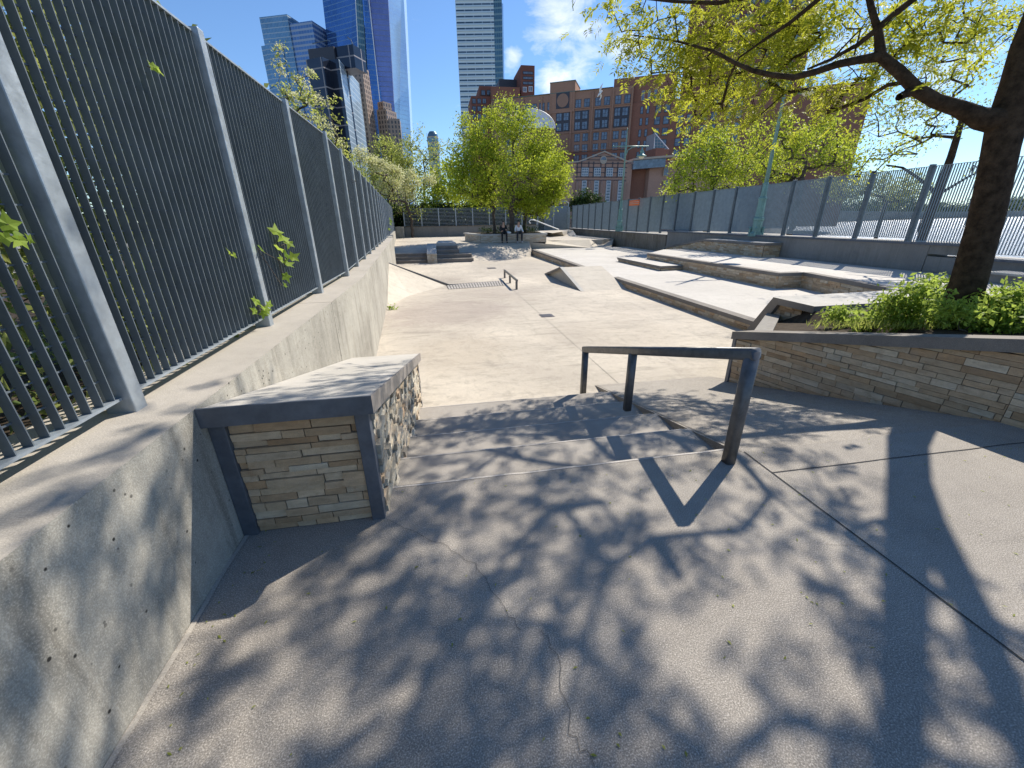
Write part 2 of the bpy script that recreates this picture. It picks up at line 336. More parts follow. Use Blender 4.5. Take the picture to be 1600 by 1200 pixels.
class Skel:
    """branch skeleton grown towards attractor points; radii by the pipe rule"""
    def __init__(s, start): s.p = [np.array(start, float)]; s.par = [-1]; s.fix = {}
    def line(s, pts, idx=0, radii=None):
        for k, q in enumerate(pts):
            s.p.append(np.array(q, float)); s.par.append(idx); idx = len(s.p)-1
            if radii: s.fix[idx] = radii[k]
        return idx
    def grow(s, A, step=.35, wob=.12, bias=0.):
        root = s.p[0]; A = A[np.argsort(np.linalg.norm(A-root, axis=1))]; tips = []
        for a in A:
            Q = np.array(s.p); d = np.linalg.norm(Q-a, axis=1)+bias*np.maximum(0, Q[:, 2]-a[2])
            i = int(np.argmin(d)); L0 = np.linalg.norm(a-Q[i]); k = max(1, int(L0/step)); idx = i; p0 = Q[i]
            for j in range(1, k+1):
                t = j/k; q = p0+(a-p0)*t; q = q+np.array([0, 0, 1.])*math.sin(t*math.pi)*L0*.10+(rng.normal(0, wob*step, 3) if j < k else 0)
                s.p.append(q); s.par.append(idx); idx = len(s.p)-1
            tips.append(idx)
        return tips
    def mesh(s, tip_r=.006, expo=.5, n=5, maxr=None, trunk_r=None):
        N = len(s.p); cnt = np.zeros(N); ch = np.zeros(N, int)
        for i in range(N-1, 0, -1):
            if ch[i] == 0: cnt[i] += 1
            cnt[s.par[i]] += cnt[i]; ch[s.par[i]] += 1
        cnt = np.maximum(cnt, 1)
        if trunk_r: expo = math.log(trunk_r/tip_r)/math.log(max(2, cnt[0]))
        r = tip_r*cnt**expo
        if maxr: r = np.minimum(r, maxr)
        for i, v in s.fix.items(): r[i] = max(v, 0)
        P = np.array(s.p); par = np.array(s.par[1:]); idx = np.arange(1, N)
        A = P[par]; B = P[idx]; T = unit(B-A); A = A-T*.15*r[par][:, None]*0; up = np.where(np.abs(T[:, 2:3]) < .9, np.array([[0, 0, 1.]]), np.array([[0, 1., 0]]))
        a = unit(np.cross(up, T)); b = np.cross(T, a); th = np.arange(n)*2*math.pi/n
        ra = np.minimum(r[par], r[idx]*1.35)[:, None, None]; rb = r[idx][:, None, None]
        ring = a[:, None]*np.cos(th)[None, :, None]+b[:, None]*np.sin(th)[None, :, None]
        V = np.concatenate([A[:, None]+ring*ra, (B+T*rb[:, 0]*.35)[:, None]+ring*rb], 1).reshape(-1, 3)
        base = (np.arange(N-1)*2*n)[:, None, None]; j = np.arange(n); q = np.stack([j, (j+1) % n, (j+1) % n+n, j+n], 1)[None]
        return V, (base+q).reshape(-1, 4)

def blobpts(blobs, n, depth_axis=None):
    """blobs: (centre xyz, radius) -> n random points spread through them"""
    wts = np.array([b[1]**2.2 for b in blobs]); wts /= wts.sum(); out = []
    for b, wq in zip(blobs, wts):
        k = max(3, int(n*wq)); d = unit(rng.normal(0, 1, (k, 3))); rr = b[1]*rng.uniform(.15, 1, (k, 1))**.45
        out.append(np.array(b[0])+d*rr*np.array([1, .8 if depth_axis is None else depth_axis, .9]))
    return np.concatenate(out)
def pxblobs(lst, Y, jit=1.): # (px, py, r_px[, extra depth])
    res = []
    for b in lst:
        y = Y+(b[3] if len(b) > 3 else rng.uniform(-jit, jit)); c = ay(b[0], b[1], y); sc = np.linalg.norm(ray(b[0], b[1]))
        res.append((c, b[2]*np.linalg.norm(c-EYE)/sc))
    return res
def tree(name, label, cat, base, blobs, nat, leafm='leafc', barkm='bark2', trunk_r=.16, per=10, spread=.3, ln=.16, wd=.09, fork=None, group=None, tip=.008, step=.5, lean=None, sparse=False):
    base = np.array(base, float); t = thing(name, label, cat, base, group)
    A = blobpts(blobs, nat); c = np.mean([b[0] for b in blobs], 0); zmin = min(b[0][2]-b[1] for b in blobs)
    sk = Skel(base); hz = fork if fork else max(base[2]+1.2, zmin)
    top = max(b[0][2]+b[1]*.6 for b in blobs)
    pts = []; 
    for k in range(1, 5): pts.append(base+(np.array([*(lean if lean else (0, 0)), 0]))*k/4+np.array([rng.normal(0, .04), rng.normal(0, .04), (hz-base[2])*k/4]))
    i = sk.line(pts)
    up = pts[-1]; k2 = 6
    sk.line([up+(np.array([c[0], c[1], top])-up)*np.array([j/k2*.8, j/k2*.8, j/k2*.92])+rng.normal(0, .1, 3) for j in range(1, k2+1)], i)
    sk.grow(A, step, .25, .25)
    V, Fc = sk.mesh(tip, .48, 6, trunk_r=trunk_r); npmesh('trunk', V, Fc, barkm, t)
    V, Fc = leafcloud(A, per, spread, ln, wd); npmesh('crown', V, Fc, leafm, t); return t
# stacked stone veneer on a vertical face
def stones(mb, O, d, n, L, top, bot, h=.045, lmin=.12, lmax=.42, prot=.016, bed=.004):
    O = np.array(O, float); d = np.array(d, float); n = np.array(n, float)
    z = min(bot(0), bot(L)); zt = max(top(0), top(L))
    while z < zt:
        hh = h*random.uniform(.75, 1.35); s = -random.uniform(0, lmax)
        while s < L:
            l = random.uniform(lmin, lmax); a, b = max(0, s), min(L, s+l); s += l
            if b-a < .008: continue
            za0, zb0 = max(z+bed, bot(a)), max(z+bed, bot(b)); za1, zb1 = min(z+hh, top(a)), min(z+hh, top(b))
            if za1-za0 < .006 and zb1-zb0 < .006: continue
            za1 = max(za1, za0+.001); zb1 = max(zb1, zb0+.001); e = random.uniform(.2, 1)*prot; g = bed*.6
            P = lambda q, zz, k: (O[0]+d[0]*q+n[0]*k, O[1]+d[1]*q+n[1]*k, zz)
            w1, w2, w3, w4 = (e+random.uniform(-.15, .15)*prot for _ in range(4))
            mb.add([P(a+g, za0, 0), P(b-g, zb0, 0), P(b-g, zb1, 0), P(a+g, za1, 0), P(a+g, za0, w1), P(b-g, zb0, w2), P(b-g, zb1, w3), P(a+g, za1, w4)],
                   [(4, 5, 6, 7), (0, 1, 5, 4), (1, 2, 6, 5), (2, 3, 7, 6), (3, 0, 4, 7)])
        z += hh
def strip(mb, pts, wdt, lift=.004, mi=0):
    for a, b in zip(pts[:-1], pts[1:]):
        a = np.array(a, float); b = np.array(b, float); t = b-a; l = math.hypot(t[0], t[1]); n = np.array([-t[1], t[0], 0])/l*wdt/2; up = np.array([0, 0, lift])
        mb.quad(a-n+up, b-n+up, b+n+up, a+n+up, mi)

# ================================================================ SETTING
def struct(o): o['kind'] = 'structure'; return o
PZ = -.6; T1Z = -.37; T2Z = .07; FZ = .15
def bankz(y): return -.214*max(0, y-2.2)
wx = lambda y: -1.177 if y < 6.57 else -1.177-.065*(y-6.57)            # inner face of the left wall
fx = lambda y: -1.47 if y < 7 else -1.47-.069*(y-7)                    # line of the left fence

mb = MB(); mb.prism([(-900, -300), (17, -300), (17, 18), (190, 206), (340, 295), (340, 1500), (-900, 1500)], -.78, -3)
struct(mb.build('ground', concrete('city_ground', (.2, .19, .17), (.26, .25, .22), big=.1)))
m, t, b, o = newmat('river_water'); v = vecs(t, (1, 1, 1)); b.inputs['Base Color'].default_value = (.30, .34, .38, 1); b.inputs['Roughness'].default_value = .33
b.inputs['Specular IOR Level'].default_value = .9; bump(t, b, noise(t, vecs(t, (.25, .6, 1)), 1.6, 9, .75), 1.0, .9); M['water'] = m
mb = MB(); mb.quad((17, -300, -2.5), (4000, -300, -2.5), (4000, 4000, -2.5), (17, 4000, -2.5)); struct(mb.build('water', 'water'))
mb = MB(); mb.prism([(-1.6, 4.3), (6.6, 4.3), (14, 4.3), (14, 46), (-5, 46), (-5, 23.4), (wx(23.4)-.1, 23.4)], PZ, -.9); struct(mb.build('plaza', 'plaza'))
# upper level slab, cut round the planter
mb = MB(); mb.prism([(-1.3, -6), (4.75, -6), (4.75, 1.2), (4.5, 2.2), (2.08, 2.2), (2.08, 2.27), (-1.3, 2.27)], 0, -.85)
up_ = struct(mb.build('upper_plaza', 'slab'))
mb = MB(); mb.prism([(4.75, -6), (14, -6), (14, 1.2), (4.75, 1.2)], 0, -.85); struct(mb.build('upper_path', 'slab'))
def joints(parent, name, lines, mat='cable'):
    for ln in lines:
        q = MB(); strip(q, ln[0], ln[1]); q.build(name, mat, parent)
def jag(pts, amp=.02, k=6):
    o = [np.array(pts[0], float)]
    for a, b in zip(pts[:-1], pts[1:]):
        a, b = np.array(a, float), np.array(b, float)
        for i in range(1, k+1): o.append(a+(b-a)*i/k+np.array([rng.normal(0, amp), rng.normal(0, amp), 0]))
    return o
Jn = []
for pts, wd_ in (([(2.105, 2.2, 0), (2.105, -3, 0)], .008), ([(2.105, 1.93, 0), (4.6, 1.905, 0)], .007)):
    Jn.append((jag(pts, .002, 14), wd_))
joints(up_, 'joint', Jn)
joints(up_, 'wall_seam', [(jag([(-1.163, -1, 0), (-1.163, 1.96, 0)], .003, 40), .022)], 'walltop')
M['crackm'] = plain('fine_crack', (.085, .078, .07), .95)
joints(up_, 'crack', [(jag([az(605, 812), az(690, 850), az(740, 880), az(790, 950), az(812, 985)], .008), .002), (jag([az(845, 985), az(872, 1030), az(890, 1140), az(930, 1190)], .008), .0018),
                      (jag([az(1365, 855), az(1290, 850)], .004), .0015)], 'crackm')
# bank beside the steps
mb = MB(); mb.prism([(2.084, 2.2), (4.5, 2.2), (3.85, 4.95), (2.084, 5.0)], [0, 0, bankz(4.95), bankz(5.0)], -.9); bk = struct(mb.build('bank', 'slab'))
mb = MB(); mb.prism([(3.8, 4.4), (6.25, 6.9), (6.25, 5.2), (4.3, 3.6)], [-.47, -.42, -.2, -.2], -.9); struct(mb.build('corner_bank', 'slab'))
# steps between the two levels: five drops of 0.12
YS = [2.27, 2.81, 3.36, 3.93, 4.50]
t = thing('stairs', 'broad concrete steps going down beside the stone-clad ledge in the foreground', 'stairs', (.8, 3.4, -.5))
for k in range(1, 5):
    mb = MB(); mb.box(-.46, 2.08, YS[k-1]-.02, YS[k], -.85, -.12*k-.001*k)
    SC = M.setdefault('stepc', None) or concrete('step_concrete', (.27, .245, .215), (.36, .33, .29), (.16, .14, .12), .4, speck=.7, big=.8); M['stepc'] = SC
    bevel(mb.build('step', SC, t), .012)
M['worn'] = concrete('worn_nosing', (.40, .37, .33), (.52, .48, .43), (.25, .22, .19), .5, speck=.5, big=3)
for k in range(5):
    yy = YS[k]; mb = MB(); q = jag([(-.44, yy-.016, -.12*k-(.001*k)), (2.0 if k else 2.06, yy-.016, -.12*k-(.001*k))], .0025, 22); strip(mb, q, .016, .0025); mb.build('worn_nosing', 'worn', t)
mb = MB(); mb.prism([(2.062, 2.2), (2.098, 2.2), (2.098, 5.0), (2.062, 5.0)], [bankz(2.2)+.0, bankz(2.2)+.0, bankz(5)-.0, bankz(5)-.0], -.85); mb.build('side_kerb', 'slab', t)
# terraces
t1front = [(6.2, 7.0), (6.2, 14.07)]
WBt = az(942, 415, T1Z)
mb = MB(); mb.prism([(6.215, 6.5), (6.215, 18.0), (6.215, 27.3), (6.9, 29.9), (13.7, 29.2), (13.7, 6.5)], [T1Z]*2+[-.245, -.33, -.33, T1Z], -.9)
t1 = struct(mb.build('terrace', 'terrace'))
mb = MB(); mb.prism([(9.72, 10.42), (9.72, 18.3), (11.7, 20.4), (13.7, 20.6), (13.7, 1.2), (9.0, 1.2), (9.0, 5.5), (9.97, 6.7), (9.97, 7.65), (10.52, 10.42)], T2Z, -.9)
t2 = struct(mb.build('upper_terrace', 'terrace'))
# the wedge bank against the terrace
WG = [(4.58, 12.76, PZ), (6.19, 12.78, PZ), (6.19, 15.2, -.085), (4.60, 15.2, -.085), (4.62, 17.45, PZ), (6.19, 17.45, PZ)]
mb = MB(); mb.add(WG, [(0, 1, 2, 3), (3, 2, 5, 4), (0, 3, 4), (1, 5, 2)]); struct(mb.build('wedge_bank', 'bank'))
# tapered bank from the left wall down to the drain strip
A0 = np.array([wx(11.9), 11.9, 0]); nB = (1, .065, 0); p0B = (wx(10), 10, 0)
BA = apl(609.5, 410.5, p0B, nB); BB = az(608.5, 479, PZ); BC = az(697, 446, PZ); BG = az(640, 462, PZ)
BBw = np.array([wx(BB[1])-.02, BB[1], PZ]); BA = np.array([wx(15.5)-.02, 15.5, 0]); q = ay(609.8, 411, 15.5); BA[2] = q[2]
mb = MB(); mb.add([BBw, BG, BC, BA, (BA[0], BA[1]+.05, PZ), (BC[0], BC[1]+.05, PZ)], [(0, 1, 2, 3), (3, 2, 5, 4)]); struct(mb.build('left_bank', 'bank'))
tk = thing('coping_bar', 'dark steel coping along the back edge of the bank by the left wall', 'coping', tuple((BA+BC)/2))
mb = MB(); mb.tube([BA+np.array([0, .02, -.01]), BC+np.array([.1, .02, .01])], .035, 8); mb.tube([BC+np.array([.1, .02, .01]), BC+np.array([.6, .1, -.03])], .03, 8); mb.build('coping_tube', 'rail', tk)
mb = MB(); mb.add([BA+np.array([0, .07, 0]), BC+np.array([0, .07, 0]), (BC[0], BC[1]+.07, PZ), (BA[0], BA[1]+.07, PZ)], [(0, 1, 2, 3)]); mb.build('back_plate', 'steel', tk)
# drain strip of pavers
dr = MB(); D0 = az(697, 444.5, PZ+.004); D1 = az(786, 438.5, PZ+.004); D2 = az(790, 446, PZ+.004); D3 = az(701, 452, PZ+.004); dr.quad(D3, D2, D1, D0)
pv = struct(dr.build('drain_paving', 'paver'))
q = MB()
for i in range(22):
    f = i/21; a = D0+(D1-D0)*f; b2 = D3+(D2-D3)*f; strip(q, [a, b2], .03, .003)
strip(q, [D0, D1], .03, .003); strip(q, [D3, D2], .02, .003); strip(q, [(D0+D3)/2, (D1+D2)/2], .02, .003); q.build('paver_joints', 'cable', pv)
# banks and platform at the far end
P1a, P1b, P1c = az(738, 410, PZ), az(833, 403, PZ), az(620, 398, -.14)
mb = MB(); mb.add([(1.9, 23.7, PZ-.01), (5.9, 26.4, PZ-.01), (6.25, 27.2, PZ-.01), (6.3, 28.6, FZ), (2.3, 28.4, FZ), (-.5, 28.0, FZ), (-.5, 25.2, -.14), (1.9, 25.0, -.3)], [(0, 1, 2, 3, 4, 7), (7, 4, 5, 6)])
mb.add([(-3.2, 25.2, -.14), (-.5, 25.2, -.14), (-.5, 28, FZ), (-3.2, 28, FZ)], [(0, 1, 2, 3)]); struct(mb.build('far_bank', 'plaza'))
mb = MB(); mb.prism([(-5, 28.0), (-.5, 28.0), (2.3, 28.4), (6.3, 28.6), (6.9, 30.5), (12.2, 30.2), (13.7, 31.5), (13.7, 44), (-5, 44)], FZ, -.7); struct(mb.build('platform', 'plaza'))
mb = MB(); mb.add([(6.0, 29.0, T1Z+.03), az(926, 387.5, -.33), az(921, 375, FZ+.006), (8.1, 30.6, FZ+.006), (6.3, 28.8, FZ+.006)], [(0, 1, 2, 3, 4)])
a, b_, c_, d_ = az(926, 387.5, -.33), az(946, 386, -.34), az(940, 372.5, FZ), az(921, 375, FZ+.006); mb.add([a, b_, c_, d_], [(0, 1, 2, 3)])
e_ = az(955, 387, -.4); mb.add([b_, e_, (13.7, 31.5, FZ), c_], [(0, 1, 2, 3)]); struct(mb.build('rear_bank', 'bank'))
mb = MB(); U1, U2, U3, U4, U5, U6 = az(857, 369, FZ+.004), az(881, 369, FZ+.004), az(902, 369.5, FZ+.004), az(895, 359.5, .62), az(878, 362, .55), az(863, 364, .5)
mb.add([U1, U2, U5, U6], [(0, 1, 2, 3)]); mb.add([U2, U3, U4, U5], [(0, 1, 2, 3)]); mb.add([U6, U5, U4, (13.7, 44, .62), (9.5, 44, .55)], [(0, 1, 2, 3, 4)]); struct(mb.build('upper_bank', 'bank'))
q = MB(); strip(q, [az(880.5, 367, .24), az(893, 360, .6)], .05, .01); strip(q, [az(893, 369, .18), az(899, 366, .3)], .05, .01); strip(q, [az(925, 381, -.07), az(938, 374, .12)], .05, .02)
q.build('bank_joint', 'cable', bpy.data.objects['upper_bank'])
# joints on the lower plaza
joints(bpy.data.objects['plaza'], 'joint', [([(2.42, 4.9, PZ), (2.42, 13.4, PZ)], .006), ([(-1.2, 9.9, PZ), (6.2, 9.9, PZ)], .004), ([(-1.5, 19.5, PZ), (6.2, 19.5, PZ)], .008)], 'greywall')
joints(t1, 'joint', [([(12.2, 21, T1Z+.01), (12.2, 28, -.34)], .03), ([(6.3, 16.2, T1Z), (9.6, 16.2, T1Z)], .012)], 'greywall')
# planting bed behind the left fence
mb = MB(); mb.prism([(-9, -4), (-1.78, -4), (-1.78, 7), (fx(24)-.3, 24), (-4.2, 44), (-9, 44)], .66, -.9); struct(mb.build('planting_bed', 'soil'))

# ================================================================ LEFT WALL, FENCE, LEDGE
t = thing('retaining_wall', 'long stained concrete retaining wall under the left fence', 'wall', (-1.4, 8, 0))
segs = [(-4, .35), (.362, 4.62), (4.632, 7.7), (7.712, 13.2), (13.21, 23.4)]
for a, b_ in segs:
    mb = MB(); ys = [a]+([6.57] if a < 6.57 < b_ else [])+[b_]
    poly = [(wx(y), y) for y in ys]+[(-1.80-(0 if y < 7 else .069*(y-7)), y) for y in ys[::-1]]; tp = .80
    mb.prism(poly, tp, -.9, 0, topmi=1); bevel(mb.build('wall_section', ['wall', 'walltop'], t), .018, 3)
mb = MB(); mb.box(-3.75, -3.0, 41.5, 42.5, 0, 1.13); bevel(mb.build('end_block', ['wall'], t), .02)
mb = MB(); mb.prism([(-2.35, 23.4), (-2.9, 23.4), (-4.4, 41.5), (-3.75, 41.5)], .82, -.3); mb.build('wall_section', ['wall'], t)

def panel(parent, A, B, z0, z1, pitch, depth, thick, mat, rods=True, skip=.07):
    """one bay of upright flat bars with cross rods, from A to B (x, y)"""
    A = np.array([*A, 0.]); B = np.array([*B, 0.]); d = B-A; Ln = np.linalg.norm(d); d /= Ln; n = np.array([-d[1], d[0], 0])
    mb = MB(); k = int((Ln-2*skip)/pitch); off = (Ln-k*pitch)/2
    for i in range(k+1):
        p = A+d*(off+i*pitch-thick/2)-n*depth/2; mb.obox(p+[0, 0, z0], d*thick, n*depth, (0, 0, z1-z0))
    mb.build('bar_grating', mat, parent)
    mb = MB(); mb.obox(A+d*skip*.6-n*(depth/2+.004)+[0, 0, z0-.004], d*(Ln-skip*1.2), n*(depth+.008), (0, 0, .012)); mb.build('bottom_rail', mat if mat == 'rbar' else 'post', parent)
    mb = MB(); mb.obox(A+d*skip*.6-n*(depth/2+.003)+[0, 0, z1-.006], d*(Ln-skip*1.2), n*(depth+.006), (0, 0, .012)); mb.build('top_rail', mat if mat == 'rbar' else 'post', parent)
    if rods:
        mb = MB(); z = z0+.1
        while z < z1-.05:
            mb.obox(A+d*skip*.6-(-n)*depth*.3+[0, 0, z], d*(Ln-skip*1.2), n*.006, (0, 0, .006)); z += rods
        mb.build('cross_rods', mat, parent)
lf = thing('metal_fence', 'tall fence of upright grey bars standing on the left retaining wall', 'fence', (-1.47, 8, .8))
PY = [-1.34, .32, 1.98, 3.63, 5.31, 6.95]+[8.45+1.66*i for i in range(10)]
for i, y in enumerate(PY):
    mb = MB(); x = fx(y); mb.box(x-.075, x+.045, y-.04, y+.04, .79, 2.79); bevel(mb.build('post', 'post', lf), .006)
    if i < len(PY)-1: panel(lf, (fx(y)-.01, y), (fx(PY[i+1])-.01, PY[i+1]), .87, 2.765, .0655, .034, .0045, 'bar', rods=.1 if y < 4 else None)
c0 = (fx(PY[-1]), PY[-1]); n3 = 10; e3 = (-3.85, 41.5)
for i in range(n3):
    a = (c0[0]+(e3[0]-c0[0])*i/n3, c0[1]+(e3[1]-c0[1])*i/n3); b_ = (c0[0]+(e3[0]-c0[0])*(i+1)/n3, c0[1]+(e3[1]-c0[1])*(i+1)/n3)
    panel(lf, a, b_, .87, 2.765, .0655, .034, .0045, 'bar', None); mb = MB(); mb.box(b_[0]-.06, b_[0]+.05, b_[1]-.04, b_[1]+.04, .79, 2.79); mb.build('post', 'post', lf)

# stone-clad ledge by the steps
t = thing('stone_ledge', 'low stone-clad skate ledge with steel-edged cap beside the foreground steps', 'ledge', (-.8, 3.4, 0))
sl = .247; ctop = lambda y: .80-sl*(y-1.913)
xr = lambda y: -.382+.018*(y-1.9)
mb = MB(); y0, y1 = 1.925, 5.1
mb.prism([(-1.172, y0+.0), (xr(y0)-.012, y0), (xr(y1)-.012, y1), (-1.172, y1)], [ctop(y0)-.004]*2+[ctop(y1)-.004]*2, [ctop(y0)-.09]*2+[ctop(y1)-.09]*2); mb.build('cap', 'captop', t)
mb = MB(); mb.prism([(-1.174, 1.913), (-.382, 1.913), (-.382, 1.925), (-1.174, 1.925)], ctop(1.913), ctop(1.913)-.10); bevel(mb.build('front_edge', 'steel', t), .004)
mb = MB(); mb.prism([(xr(1.9)-.012, 1.925), (xr(1.9), 1.913), (xr(y1), y1), (xr(y1)-.012, y1)], [ctop(1.925), ctop(1.913), ctop(y1), ctop(y1)], [ctop(1.925)-.10, ctop(1.913)-.10, ctop(y1)-.10, ctop(y1)-.10]); bevel(mb.build('side_edge', 'steeledge', t), .003)
for xa, xb in ((-1.176, -1.10), (-.492, -.42)):
    mb = MB(); mb.box(xa, xb, 1.962, 2.03, -.002, ctop(1.97)-.102); bevel(mb.build('corner_post', 'steel', t), .004)
mb = MB(); mb.box(-.40, -.345, 4.76, 4.83, PZ, ctop(4.8)-.11); mb.build('corner_post', 'steel', t)
mb = MB(); mb.prism([(-1.172, 1.99), (-.44, 1.99), (-.375, 4.8), (-1.172, 4.8)], [ctop(2)-.101]*2+[ctop(4.8)-.101]*2, [-.02, -.02, -.7, -.7]); mb.build('core', 'grout', t)
mb = MB(); stones(mb, (-1.10, 1.992, 0), (1, 0, 0), (0, -1, 0), .61, lambda s: ctop(1.99)-.102, lambda s: .0, .043, .09, .34, .022); mb.build('stone_face', 'stone', t)
Ls = math.hypot(.065, 2.78); dd = (.065/Ls, 2.78/Ls, 0)
mb = MB(); stones(mb, (-.445, 2.03, 0), dd, (dd[1], -dd[0], 0), Ls, lambda s: ctop(2.03+s)-.104, lambda s: -.22*s-.02 if s < 2.3 else -.6, .05, .07, .2, .045); mb.build('stone_face', 'stonepale', t)

# handrail on the steps
t = thing('handrail', 'grey steel handrail with three posts standing on the foreground steps', 'handrail', (1.9, 3.4, 0))
R0 = np.array([1.905, 2.105, .80]); R1 = over(915, 546, (1.75, 4.62)); Rm = R0+(R1-R0)*((3.5-2.105)/(R1[1]-2.105))
mb = MB(); dR = (R1-R0)/np.linalg.norm(R1-R0); mb.tube([R0-dR*.028, R1+dR*.028], .04, 12, sq=.5); mb.build('top_rail', 'rail', t, True)
for P, z in ((R0, 0), (Rm, -.24), (R1, -.6)):
    mb = MB(); mb.tube([(P[0], P[1], z-.01), (P[0], P[1], P[2]+.022)], .038, 12, sq=.5); mb.build('post', 'rail', t, True)

# ================================================================ NEAR PLANTER
pf = [(3.76, 4.50), (4.46, 2.20), (4.80, 1.08)]
def pl_top(y): return .71-.214*max(0, y-2.2)
t = thing('tree_planter', 'big stone-clad planter under the near tree with a sloping concrete coping', 'planter', (5.5, 3.5, 0))
mb = MB(); mb.prism([(3.80, 4.50), (4.50, 2.20), (4.7, 2.2), (4.0, 4.5)], [pl_top(4.5)-.1, pl_top(2.2)-.1, pl_top(2.2)-.1, pl_top(4.5)-.1], -.7); mb.prism([(4.50, 2.198), (4.84, 1.08), (5.0, 1.08), (4.7, 2.198)], .6, -.7); mb.build('wall', 'grout', t)
mb = MB(); mb.prism([(3.86, 4.44), (6.2, 6.72), (6.35, 6.55), (4.0, 4.25)], [.06, -.12, -.12, .06], -.7); mb.build('end_wall', 'greywall', t)
mb = MB(); mb.prism([(4.84, 1.08), (9.5, 1.08), (9.5, 1.28), (4.84, 1.28)], .6, -.2); mb.build('side_wall', 'greywall', t)
mb = MB(); o1, i1 = -.03, .27
mb.prism([(3.73, 4.54), (4.43, 2.20), (4.78, 2.20), (4.05, 4.54)], [pl_top(4.54), .71, .71, pl_top(4.54)], [pl_top(4.54)-.10, .60, .60, pl_top(4.54)-.10]); mb.prism([(4.43, 2.198), (4.77, 1.05), (5.08, 1.2), (4.78, 2.198)], .71, .60); bevel(mb.build('coping', 'cap', t), .008)
a, b_ = np.array([3.79, 4.50, 0]), np.array([4.49, 2.20, 0]); Ld = np.linalg.norm(b_-a); d = (b_-a)/Ld; nn = np.array([d[1], -d[0], 0])
mb = MB(); stones(mb, a, d, nn, Ld, lambda s: pl_top(4.5+d[1]*s)-.102, lambda s: bankz(4.5+d[1]*s)-.02, .052, .10, .36, .022)
a2, b2 = b_, np.array([4.83, 1.08, 0]); L2 = np.linalg.norm(b2-a2); d2 = (b2-a2)/L2; stones(mb, a2, d2, np.array([d2[1], -d2[0], 0]), L2, lambda s: .608, lambda s: -.01, .05, .10, .36, .02)
mb.build('stone_face', 'stone', t)
mb = MB(); mb.box(3.765, 3.80, 4.49, 4.545, -.62, pl_top(4.5)-.1); mb.build('corner_post', 'steel', t)
mb = MB(); mb.prism([(3.95, 4.45), (4.6, 2.2), (4.95, 1.2), (9.3, 1.2), (9.3, 5.9), (6.3, 5.98), (6.25, 6.4)], [.06, .57, .59, .59, .10, .08, -.2], -.5); mb.build('soil', 'soil', t)
# ledge behind the planter
t = thing('bench_ledge', 'raised stone-clad ledge with broad pale top behind the near planter', 'ledge', (8, 6.3, 0))
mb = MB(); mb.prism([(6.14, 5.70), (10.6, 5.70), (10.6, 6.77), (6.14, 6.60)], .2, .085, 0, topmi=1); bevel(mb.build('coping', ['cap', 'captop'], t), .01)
mb = MB(); mb.box(6.24, 10.5, 6.02, 6.62, -.6, .084); mb.build('wall', 'grout', t)
mb = MB(); stones(mb, (6.235, 6.70, 0), (0, -1, 0), (-1, 0, 0), .70, lambda s: .083, lambda s: -.6, .05, .1, .3, .02); stones(mb, (6.26, 6.015, 0), (1, 0, 0), (0, -1, 0), 4, lambda s: .083, lambda s: -.3, .05, .1, .36, .02); mb.build('stone_face', 'stone', t)
mb = MB(); p = [np.array(q, float) for q in ((6.145, 6.60, .197), (6.145, 7.12, -.6), (6.145, 6.86, -.6), (6.145, 6.46, .1))]; q2 = [k+np.array([.10, 0, 0]) for k in p]
mb.add(p+q2, [(0, 1, 2, 3), (7, 6, 5, 4), (0, 4, 5, 1), (1, 5, 6, 2), (2, 6, 7, 3), (3, 7, 4, 0)]); mb.build('end_coping', 'cap', t)

# ================================================================ TERRACE EDGES
def ledge_edge(name, label, cat, segs, capw=.22, caph=.09, prot=.02, mat='stone', capmat='cap', ch=.055):
    t = thing(name, label, cat, (*np.mean([s[0] for s in segs], 0), 0))
    for (A, B, zt, zb) in segs:
        A = np.array([*A, 0.]); B = np.array([*B, 0.]); Ln = np.linalg.norm(B-A); d = (B-A)/Ln; n = np.array([d[1], -d[0], 0]) # face looks to the right of A->B
        zt = zt if hasattr(zt, '__len__') else (zt, zt); zb = zb if hasattr(zb, '__len__') else (zb, zb)
        Q = [A+n*.02, B+n*.02, B-n*capw, A-n*capw]; tz = [zt[0]+.004, zt[1]+.004, zt[1]+.004, zt[0]+.004]
        mb = MB(); mb.prism([(q[0], q[1]) for q in Q], tz, [k-caph for k in tz]); bevel(mb.build('coping', capmat, t), .006)
        mb = MB(); mb.prism([((A+n*-.004)[0], (A+n*-.004)[1]), ((B+n*-.004)[0], (B+n*-.004)[1]), ((B-n*.03)[0], (B-n*.03)[1]), ((A-n*.03)[0], (A-n*.03)[1])], [tz[0]-caph-.001, tz[1]-caph-.001]*1+[tz[1]-caph-.001, tz[0]-caph-.001], [min(zb)-.05]*4); mb.build('backing', 'grout', t)
        mb = MB(); f = lambda s, a=zt[0], b=zt[1], L_=Ln: a+(b-a)*s/L_-caph; g = lambda s, a=zb[0], b=zb[1], L_=Ln: a+(b-a)*s/L_-.02
        stones(mb, A, d, n, Ln, f, g, ch, .12, .4, prot); mb.build('stone_face', mat, t)
    return t
ledge_edge('terrace_edge', 'long low stone-clad edge of the first terrace facing the lower plaza', 'ledge', [((6.2, 14.07), (6.2, 6.9), T1Z+.005, PZ)])
ledge_edge('terrace_edge', 'far stone-clad terrace edge beyond the wedge bank, widening away', 'ledge', [((6.2, 27.3), (6.2, 17.0), (-.235, T1Z+.015), PZ)])
ledge_edge('terrace_edge', 'higher stone-clad edge with a jog between the two right-hand terraces', 'ledge',
           [((9.70, 18.3), (9.70, 10.4), T2Z+.008, T1Z), ((9.70, 10.4), (10.5, 10.4), T2Z+.006, T1Z), ((10.5, 10.4), (9.95, 7.62), T2Z+.01, T1Z)])
